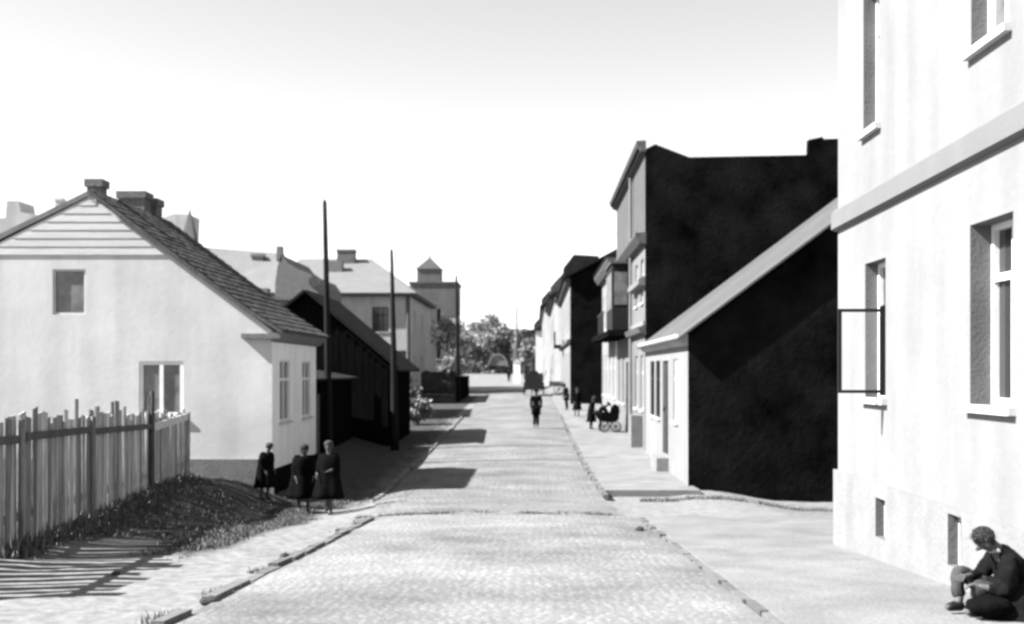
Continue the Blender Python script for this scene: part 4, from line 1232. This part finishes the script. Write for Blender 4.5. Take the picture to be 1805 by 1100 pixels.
    def hr(specs, name, m):
        mb = MB(); mb.rings([(Vector((0, oy * k, oz * k)), rx_ * k, ry_ * k) for oy, oz, rx_, ry_ in specs], 16)
        mb.v = [rot @ v + hc for v in mb.v]
        mb._local(name, m, root, True)
    if head_cover == 'scarf' or head_cover == 'scarfdark':
        hr([(-.03, -.15, .07, .07), (-.035, -.09, .09, .085), (-.03, 0, .108, .10), (-.02, .05, .105, .105), (-.01, .085, .07, .075), (0, .105, .02, .02)], 'headscarf', M[head_cover])
    elif head_cover == 'cap':
        hr([(-.02, .0, .102, .115), (0, .03, .115, .13), (.01, .06, .12, .135), (0, .085, .08, .09), (0, .095, .02, .02)], 'cap', M['coat'])
    else:
        hr([(-.045, -.06, .075, .065), (-.035, -.02, .1, .09), (-.02, .04, .104, .108), (-.01, .08, .085, .09), (0, .11, .03, .03)], 'hair', M[head_cover])
    return root

def _local(self, name, m, parent, smooth=False):
    me = bpy.data.meshes.new(name); me.from_pydata([tuple(v) for v in self.v], [], self.f); me.materials.append(m)
    bm = bmesh.new(); bm.from_mesh(me); bmesh.ops.recalc_face_normals(bm, faces=bm.faces); bm.to_mesh(me); bm.free()
    if smooth:
        for p in me.polygons: p.use_smooth = True
    o = bpy.data.objects.new(name, me); col.objects.link(o); o.parent = parent
    return o
MB._local = _local

def ground_at(x, y):
    if y < 20.4 and x > 1.87: return gz(x, y) + .06
    if y > 27 and x > rr(y) + .12 and x < 3.99: return gz(x, y) + .11
    if rl(y) < x < rr(y): return roadz(x, y) + .025
    return tz(x, y)
def at(xp, Y):
    x = (xp - 943) * Y / 2000
    return Vector((x, Y, ground_at(x, Y)))
walk = dict(knL=(-.09, .16, .52), anL=(-.09, .14, .09), knR=(.09, -.02, .5), anR=(.09, -.2, .13), elL=(-.25, -.1, 1.14), haL=(-.23, -.05, .9), elR=(.25, .02, 1.12), haR=(.22, .2, .95))
stoop = dict(chest=(0, .06, 1.25), neck=(0, .11, 1.41), head=(0, .16, 1.53), elL=(-.23, .05, 1.06), haL=(-.2, .16, .86), elR=(.23, .05, 1.06), haR=(.2, .16, .86))
G3 = None
make_person('short stooping woman in black with bare grey head, leftmost of the three on the path', at(467, 26.2), R(-115), 1.36, 'woman', stoop, G3, head_cover='hairgrey', bulk=1.35)
make_person('woman in long black coat and dark headscarf, middle of the three on the path', at(535, 24.7), R(-160), 1.55, 'woman', stoop, G3, head_cover='scarfdark', bulk=1.4)
p3 = dict(walk); p3.update(elL=(-.24, .05, 1.1), haL=(-.1, .22, 1.05))
make_person('woman in pale headscarf and black coat striding towards the camera, right of the three', at(580, 24.2), R(172), 1.55, 'woman', p3, G3, head_cover='scarf', bulk=1.35)
make_person('man in dark coat and cap walking down the middle of the street', at(945, 51), R(178), 1.72, 'man_long', dict(knL=(-.07, .04, .5), anL=(-.07, .03, .09), knR=(.07, .0, .5), anR=(.07, -.06, .1)), head_cover='cap')
make_person('dark figure standing at the corner of the black picket fence', at(813, 84), R(150), 1.75, 'woman', None, head_cover='cap')
make_person('tiny dark figure alone on the pale square', at(897, 150), R(0), 1.7, 'man_long', None, head_cover='cap', simple=True)
make_person('dark figure leaning at the foot of the black gable, left of two', at(999, 63), R(120), 1.5, 'man_long', stoop, head_cover='cap')
make_person('short dark figure before the black gable, right of two', at(1017, 58), R(200), 1.45, 'woman', None, head_cover='scarfdark')
make_person('woman in black standing on the pavement beside the pram', at(1042, 50), R(-100), 1.5, 'woman', stoop, head_cover='scarfdark')
make_person('person bending forward over the pram handle', at(1058, 49), R(-80), 1.5, 'man_long', dict(pelvis=(0, -.1, .9), chest=(0, .14, 1.12), neck=(0, .28, 1.22), head=(0, .38, 1.3), elL=(-.2, .3, .95), haL=(-.15, .45, .85), elR=(.2, .3, .95), haR=(.15, .45, .85)), head_cover='cap')

# seated man by the wall, built in world space
def seated_man():
    bx0, by0 = 3.56, 8.55
    gz0 = ground_at(bx0, by0)
    root = empty('person', (bx0, by0, gz0), 'dark coated man with unkempt hair sitting hunched on the pavement against the white wall', 'person')
    V = lambda x, y, z: Vector((x - bx0, y - by0, z))
    pel = V(3.62, 8.55, .13); ab = V(3.67, 8.55, .30); che = V(3.60, 8.55, .46); nek = V(3.50, 8.54, .57); hd = V(3.42, 8.53, .60)
    fwd = Vector((-.72, -.05, -.69)).normalized(); hup = Vector((-.62, 0, .78)).normalized()
    sF = V(3.55, 8.37, .47); sB = V(3.57, 8.73, .48)
    eF = V(3.50, 8.27, .24); wF = V(3.32, 8.33, .27); eB = V(3.46, 8.76, .28); wB = V(3.29, 8.60, .31)
    hF = V(3.58, 8.45, .12); hB = V(3.58, 8.66, .12)
    kF = V(3.27, 8.36, .28); kB = V(3.24, 8.72, .36)
    aF = V(3.34, 8.46, .07); aB = V(3.23, 8.62, .08)
    tF = V(3.20, 8.40, .045); tB = V(3.10, 8.58, .045)
    vs = [(pel, .12, .11), (ab, .12, .1), (che, .12, .1), (nek, .05), (hd + fwd * .0, .072, .08), (hd + hup * .06, .085, .085), (hd + hup * .12, .05, .055),
          (sF, .055), (eF, .042), (wF, .028), (sB, .055), (eB, .042), (wB, .028),
          (hF, .08), (kF, .06), (aF, .04), (tF, .032), (hB, .08), (kB, .06), (aB, .04), (tB, .032)]
    ed = [(0, 1), (1, 2), (2, 3), (3, 4), (4, 5), (5, 6), (2, 7), (7, 8), (8, 9), (2, 10), (10, 11), (11, 12), (0, 13), (13, 14), (14, 15), (15, 16), (0, 17), (17, 18), (18, 19), (19, 20)]
    for w, e in ((9, 8), (12, 11)):
        wp = vs[w][0]; dr = (wp - vs[e][0]).normalized(); side = Vector((0, 1, 0)); side = (side - dr * side.dot(dr)).normalized()
        pm = wp + dr * .06; i0 = len(vs); vs.append((pm, .02, .034)); ed.append((w, i0))
        dn = Vector((-.3, 0, -.95))
        for q in range(4):
            f0 = pm + dr * .035 + side * (.028 - .019 * q); f1 = f0 + (dr * .6 + dn * .4).normalized() * .035; f2 = f1 + dn * (.03, .034, .032, .024)[q]
            vs += [(f0, .009), (f1, .008), (f2, .007)]; n = len(vs); ed += [(i0, n - 3), (n - 3, n - 2), (n - 2, n - 1)]
        f0 = wp + dr * .03 + side * .04; f1 = f0 + dr * .035 + dn * .01
        vs += [(f0, .010), (f1, .008)]; n = len(vs); ed += [(i0, n - 2), (n - 2, n - 1)]
    skin('body', vs, ed, M['skin'], root, 0)
    # face features
    MB().tube([hd + fwd * .068 + hup * .045, hd + fwd * .094 + hup * .015, hd + fwd * .065 - hup * .005], [.008, .017, .009], 6)._local('nose', M['skin'], root, True)
    for sy in (-1, 1):
        c = hd + hup * .03 + Vector((0, sy * .072, 0)); MB().tube([c - hup * .03, c, c + hup * .025], [.01, .018, .012], 6)._local('ear', M['skin'], root, True)
        c = hd + fwd * .066 + hup * .046 + Vector((0, sy * .032, 0)); MB().tube([c - Vector((0, .01, 0)), c + Vector((0, .01, 0))], .007, 6)._local('eye', M['hair'], root)
    # coat
    cv = [(V(3.66, 8.55, .12), .19, .21), (V(3.71, 8.55, .28), .205, .21), (V(3.66, 8.55, .45), .20, .19), (V(3.555, 8.54, .575), .10, .10),
          (sF, .085), (V(3.50, 8.28, .36), .085), (eF, .07), (wF * .85 + eF * .15, .045), (sB, .085), (eB, .07), (wB * .85 + eB * .15, .052)]
    skin('coat', cv, [(0, 1), (1, 2), (2, 3), (2, 4), (4, 5), (5, 6), (6, 7), (2, 8), (8, 9), (9, 10)], M['coat2'], root, 0)
    # coat tail spread on the ground
    mb = MB(); mb.rings([(V(3.62, 8.5, .30), .17, .22), (V(3.60, 8.48, .16), .21, .27), (V(3.58, 8.46, .03), .25, .31), (V(3.57, 8.45, .0), .26, .32)], 22)
    for i, v in enumerate(mb.v):
        v += Vector((noise.noise(v * 6) * .035, noise.noise(v * 6 + Vector((3, 3, 3))) * .035, 0))
    mb._local('coat_tail', M['coat2'], root, True)
    skin('trousers', [(pel, .12, .11), (hF, .095), (kF, .075), (aF + Vector((0, 0, .03)), .06), (hB, .095), (kB, .075), (aB + Vector((0, 0, .03)), .06)], [(0, 1), (1, 2), (2, 3), (0, 4), (4, 5), (5, 6)], M['trouser'], root, 0)
    for a_, t_ in ((aF, tF), (aB, tB)):
        skin('shoe', [(a_ + Vector((.04, 0, -.02)), .05), (a_ * .5 + t_ * .5, .047), (t_, .042, .034)], [(0, 1), (1, 2)], M['shoe'], root, 0, 1)
    # shirt collar
    MB().tube([V(3.53, 8.50, .53), V(3.49, 8.45, .55), V(3.46, 8.54, .53), V(3.49, 8.62, .56)], .02, 6)._local('collar', M['shirt'], root, True)
    # hair: a shaggy cap of tufts
    mb = MB(); rh = random.Random(3)
    hc = hd + hup * .055 - fwd * .015
    for i in range(700):
        d = Vector((rh.gauss(0, 1), rh.gauss(0, 1), rh.gauss(0, 1))).normalized()
        if d.dot(fwd) > .35 and d.dot(hup) < .55: continue
        if d.dot(hup) < -.45 and d.dot(fwd) > -.2: continue
        b0 = hc + Vector((d.x * .09, d.y * .088, d.z * .092)); e = b0 + d * .02 + Vector((rh.gauss(-.012, .014), rh.gauss(0, .014), -.028))
        s = d.cross(Vector((0, 0, 1))).normalized() * .011
        t2 = d.cross(s).normalized() * .011
        mb.add([b0 - s - d * .01, b0 + s - d * .01, b0 + t2, e], [(0, 1, 3), (1, 2, 3), (2, 0, 3)])
    mb._local('hair', M['hairgrey'], root)
    mb = MB(); mb.rings([(Vector((0, 0, -.05)), .078, .078), (Vector((0, 0, 0)), .095, .092), (Vector((0, 0, .05)), .085, .082), (Vector((0, 0, .085)), .04, .04)], 14)
    rot = Vector((0, 0, 1)).rotation_difference((hup * .75 - fwd * .65).normalized()); mb.v = [rot @ v + hc for v in mb.v]; mb._local('scalp_hair', M['hair'], root, True)
    root.scale = (.93, .93, .93); root.location = (3.63, 8.82, ground_at(3.63, 8.82))
    return root
sm_ = seated_man()
def lump():  # black lump added to stand for the shade under the legs
    x, y = 3.42, 8.26
    z = ground_at(x, y)
    me = bmesh.new(); bmesh.ops.create_icosphere(me, subdivisions=3, radius=1)
    for v in me.verts:
        n_ = noise.noise(v.co * 2.2)
        v.co = Vector((v.co.x * .18, v.co.y * .12, max(-.1, v.co.z * .08))) * (1 + .25 * n_)
    m = bpy.data.meshes.new('shade_lump'); me.to_mesh(m); me.free(); m.materials.append(M['coat'])
    for p in m.polygons: p.use_smooth = True
    o = bpy.data.objects.new('shade_lump', m); col.objects.link(o); o.location = (x + .02, y + .3, z + .09)
    tag(o, 'shade modelled as a black bundle on the ground at the feet of the seated man', 'lump')
lump()

# ------------------------------------------------------------------ pram
def wheel(parent, c, r_, axis, m='iron', spokes=8, name='wheel', w=.02):
    a = Vector(axis).normalized(); u = Vector((0, 0, 1)); v = a.cross(u).normalized()
    mb = MB(); n = 18
    rim = []
    for rr_, off in ((r_, -w), (r_, w), (r_ * .86, w), (r_ * .86, -w)):
        rim.append([Vector(c) + (u * math.cos(2 * math.pi * k / n) + v * math.sin(2 * math.pi * k / n)) * rr_ + a * off for k in range(n)])
    vs = [q for r4 in rim for q in r4]; fs = []
    for i in range(4):
        for k in range(n):
            k2 = (k + 1) % n; i2 = (i + 1) % 4
            fs.append((i * n + k, i * n + k2, i2 * n + k2, i2 * n + k))
    mb.add(vs, fs)
    for k in range(spokes):
        d = u * math.cos(2 * math.pi * k / spokes) + v * math.sin(2 * math.pi * k / spokes)
        mb.tube([Vector(c), Vector(c) + d * r_ * .9], max(.008, w * .6), 5)
    mb.tube([Vector(c) - a * w * 1.6, Vector(c) + a * w * 1.6], r_ * .16, 8)
    return mb.build(name, M[m], parent)
def pram():
    p = at(1075, 48.5); x, y, z = p
    root = empty('pram', p, 'black pram with big spoked wheels on the pavement among dark figures', 'pram')
    mb = MB(); mb.prism([(x - .38, z + .5), (x - .42, z + .85), (x + .40, z + .85), (x + .36, z + .52), (x + .1, z + .42), (x - .15, z + .42)], y - .2, y + .2); mb.build('body', M['coat'], root)
    mb = MB(); mb.prism([(x + .02, z + .85), (x + .06, z + 1.08), (x + .22, z + 1.2), (x + .38, z + 1.1), (x + .42, z + .85)], y - .21, y + .21); mb.build('hood', M['coat'], root)
    for dx in (-.25, .25):
        for dy in (-.24, .24): wheel(root, (x + dx, y + dy, z + .24), .235, (0, 1, 0))
    mb = MB()
    for dy in (-.19, .19): mb.tube([(x - .38, y + dy, z + .75), (x - .62, y + dy, z + .98)], .015, 6)
    mb.tube([(x - .62, y - .2, z + .98), (x - .62, y + .2, z + .98)], .018, 6); mb.build('handle', M['iron'], root)
    for dy in (-.22, .22): MB().tube([(x - .25, y + dy, z + .24), (x, y + dy, z + .44), (x + .25, y + dy, z + .24)], .014, 6).build('spring', M['iron'], root)
pram()

# ------------------------------------------------------------------ horse and loaded wagon, far down the street
def wagon():
    p = at(941, 84); x, y, z = p
    root = empty('farm_wagon', p, 'dark loaded farm wagon seen from behind in the middle distance', 'wagon')
    mb = MB(); mb.box((x - .55, y - 1.4, z + .75), (x + .55, y + 1.4, z + .83)); mb.build('bed', M['plank'], root)
    for sx in (-1, 1):
        for q in range(5):
            MB().slab((x + sx * (.58 + q * .07), y - 1.4, z + .85 + q * .2), (x + sx * (.58 + q * .07), y + 1.4, z + .85 + q * .2), (x + sx * (.64 + q * .07), y + 1.4, z + 1.03 + q * .2), (x + sx * (.64 + q * .07), y - 1.4, z + 1.03 + q * .2), .03).build('side_board', M['plank'], root)
    MB().box((x - .68, y - 1.46, z + .42), (x + .68, y - 1.42, z + 1.62)).build('tailboard', M['plank'], root)
    for dy in (-.95, .95):
        for sx in (-1, 1): wheel(root, (x + sx * .72, y + dy, z + .46), .45, (1, 0, 0), 'plank', 10, 'wheel', .035)
        MB().tube([(x - .72, y + dy, z + .46), (x + .72, y + dy, z + .46)], .05, 8).build('axle', M['plank'], root)
    MB().tube([(x, y + 1.3, z + .6), (x, y + 4.2, z + .85)], .04, 6).build('shaft', M['plank'], root)
    # load of sacks
    rs = random.Random(5)
    for i in range(7):
        me = bmesh.new(); bmesh.ops.create_icosphere(me, subdivisions=2, radius=1)
        for v in me.verts: v.co = Vector((v.co.x * .34, v.co.y * .5, v.co.z * .22)) * (1 + .15 * noise.noise(v.co * 2 + Vector((i, 0, 0))))
        m = bpy.data.meshes.new('sack'); me.to_mesh(m); me.free(); m.materials.append(M['coat2'])
        for q in m.polygons: q.use_smooth = True
        o = bpy.data.objects.new('sack', m); col.objects.link(o)
        o.location = (x + (-.3, .3, -.3, .3, 0, -.1, .15)[i], y + (-.9, -.9, 0, 0, -.85, .05, .8)[i], z + (1.3, 1.3, 1.1, 1.1, 1.62, 1.55, 1.15)[i])
        tag(o, ['grey sack low on the left at the tail of the farm wagon', 'grey sack low on the right at the tail of the farm wagon', 'sack at the left middle of the farm wagon', 'sack at the right middle of the farm wagon', 'topmost sack at the wagon tail', 'upper sack in the middle of the farm wagon', 'front sack behind the wagon driver'][i], 'sack', 'sacks loaded on the farm wagon')
    # horse
    hx, hy = x + .0, y + 3.0
    hr_ = empty('horse', (hx, hy, z), 'dark horse harnessed before the farm wagon', 'horse')
    L3 = lambda a, b, c: Vector((a, b, c))
    vs = [(L3(0, -.65, 1.2), .27, .27), (L3(0, 0, 1.15), .29, .29), (L3(0, .6, 1.2), .25, .27), (L3(0, .9, 1.5), .13, .18), (L3(0, 1.15, 1.85), .1, .13), (L3(0, 1.4, 1.75), .08, .09), (L3(0, 1.62, 1.55), .055, .06),
          (L3(-.04, 1.1, 2.02), .02), (L3(.04, 1.1, 2.02), .02)]
    ed = [(0, 1), (1, 2), (2, 3), (3, 4), (4, 5), (5, 6), (4, 7), (4, 8)]
    for sx in (-1, 1):
        i = len(vs); vs += [(L3(sx * .16, .65, .9), .11), (L3(sx * .15, .68, .5), .055), (L3(sx * .15, .66, .12), .04), (L3(sx * .15, .7, .03), .055)]; ed += [(2, i), (i, i + 1), (i + 1, i + 2), (i + 2, i + 3)]
        i = len(vs); vs += [(L3(sx * .17, -.6, .85), .14), (L3(sx * .16, -.85, .52), .06), (L3(sx * .16, -.78, .12), .042), (L3(sx * .16, -.74, .03), .055)]; ed += [(0, i), (i, i + 1), (i + 1, i + 2), (i + 2, i + 3)]
    i = len(vs); vs += [(L3(0, -.98, 1.2), .05), (L3(0, -1.05, .7), .06)]; ed += [(0, i), (i, i + 1)]
    skin('body', vs, ed, M['horse'], hr_, 0)
    make_person('driver in dark coat and cap sitting up front on the farm wagon', Vector((x - .05, y + .9, z + .62)), 0, 1.6, 'man_long', dict(pelvis=(0, 0, .62), chest=(0, 0, .97), neck=(0, .02, 1.15), head=(0, .04, 1.29), elL=(-.25, .05, .8), haL=(-.1, .28, .8), elR=(.25, .05, .8), haR=(.1, .28, .8), knL=(-.12, .4, .58), anL=(-.12, .45, .2), knR=(.12, .4, .58), anR=(.12, .45, .2)), head_cover='cap', simple=True)
wagon()

def handcart():
    p = at(985, 84); x, y, z = p
    root = empty('handcart', p, 'pale two wheeled handcart parked before the white corner house', 'handcart')
    for q in range(5): MB().box((x - .7 + q * .28, y - .5, z + .62), (x - .7 + q * .28 + .26, y + .5, z + .67)).build('plank', M['canvas'], root)
    for sy in (-1, 1):
        MB().box((x - .7, y + sy * .5 - .02, z + .68), (x + .7, y + sy * .5 + .02, z + .98)).build('side_board', M['canvas'], root)
        wheel(root, (x, y + sy * .58, z + .4), .39, (0, 1, 0), 'plinth_grey', 8, 'wheel', .03)
        MB().tube([(x - .7, y + sy * .4, z + .6), (x - 1.6, y + sy * .35, z + .2)], .03, 6).build('shaft', M['plank'], root)
    MB().tube([(x, y - .58, z + .4), (x, y + .58, z + .4)], .04, 6).build('axle', M['plank'], root)
handcart()

def covered_wagon():
    x, y = px(878, 0, 205).x, 205
    z = gz(x, y) + .1
    root = empty('covered_wagon', (x, y, z), 'grey round topped covered wagon standing before the trees at the street end', 'wagon')
    prof = [(x + 1.55 * math.cos(a), z + 1.5 + 1.9 * math.sin(a)) for a in [math.pi * k / 12 for k in range(13)]]
    MB().prism(prof, y - 2, y + 3).build('cover', M['cobble2'], root)
    arch = MB()
    for k in range(12):
        a, b = math.pi * k / 12, math.pi * (k + 1) / 12
        c = lambda t, r_: (x + 1.55 * r_ * math.cos(t), z + 1.5 + 1.9 * r_ * math.sin(t))
        p1, p2, p3, p4 = c(a, 1.0), c(b, 1.0), c(b, 1.12), c(a, 1.12)
        arch.add([(p1[0], y - 2.2, p1[1]), (p2[0], y - 2.2, p2[1]), (p3[0], y - 2.2, p3[1]), (p4[0], y - 2.2, p4[1]), (p1[0], y + 3, p1[1]), (p2[0], y + 3, p2[1]), (p3[0], y + 3, p3[1]), (p4[0], y + 3, p4[1])],
                 [(0, 1, 2, 3), (7, 6, 5, 4), (0, 4, 5, 1), (1, 5, 6, 2), (2, 6, 7, 3), (3, 7, 4, 0)])
    arch.build('hoop', M['canvas'], root)
    MB().box((x - 1.5, y - 2, z + .7), (x + 1.5, y + 3, z + 1.48)).build('bed', M['plank'], root)
    for sx in (-1, 1):
        for dy in (-1.4, 2.2): wheel(root, (x + sx * 1.55, y + dy, z + .62), .6, (1, 0, 0), 'plank', 10, 'wheel', .05)
covered_wagon()
# white gate pillar near the square
p = at(911, 140)
GP = empty('gate_pillar', p, 'whitewashed gate pillar standing left of the loaded wagon', 'pillar')
MB().box((p.x - .42, p.y - .42, p.z - .1), (p.x + .42, p.y + .42, p.z + 2.6)).build('shaft', M['lime2'], GP)
MB().add([(p.x - .5, p.y - .5, p.z + 2.6), (p.x + .5, p.y - .5, p.z + 2.6), (p.x + .5, p.y + .5, p.z + 2.6), (p.x - .5, p.y + .5, p.z + 2.6), (p.x, p.y, p.z + 3.0)], [(0, 1, 4), (1, 2, 4), (2, 3, 4), (3, 0, 4), (0, 3, 2, 1)]).build('cap', M['plaster'], GP)
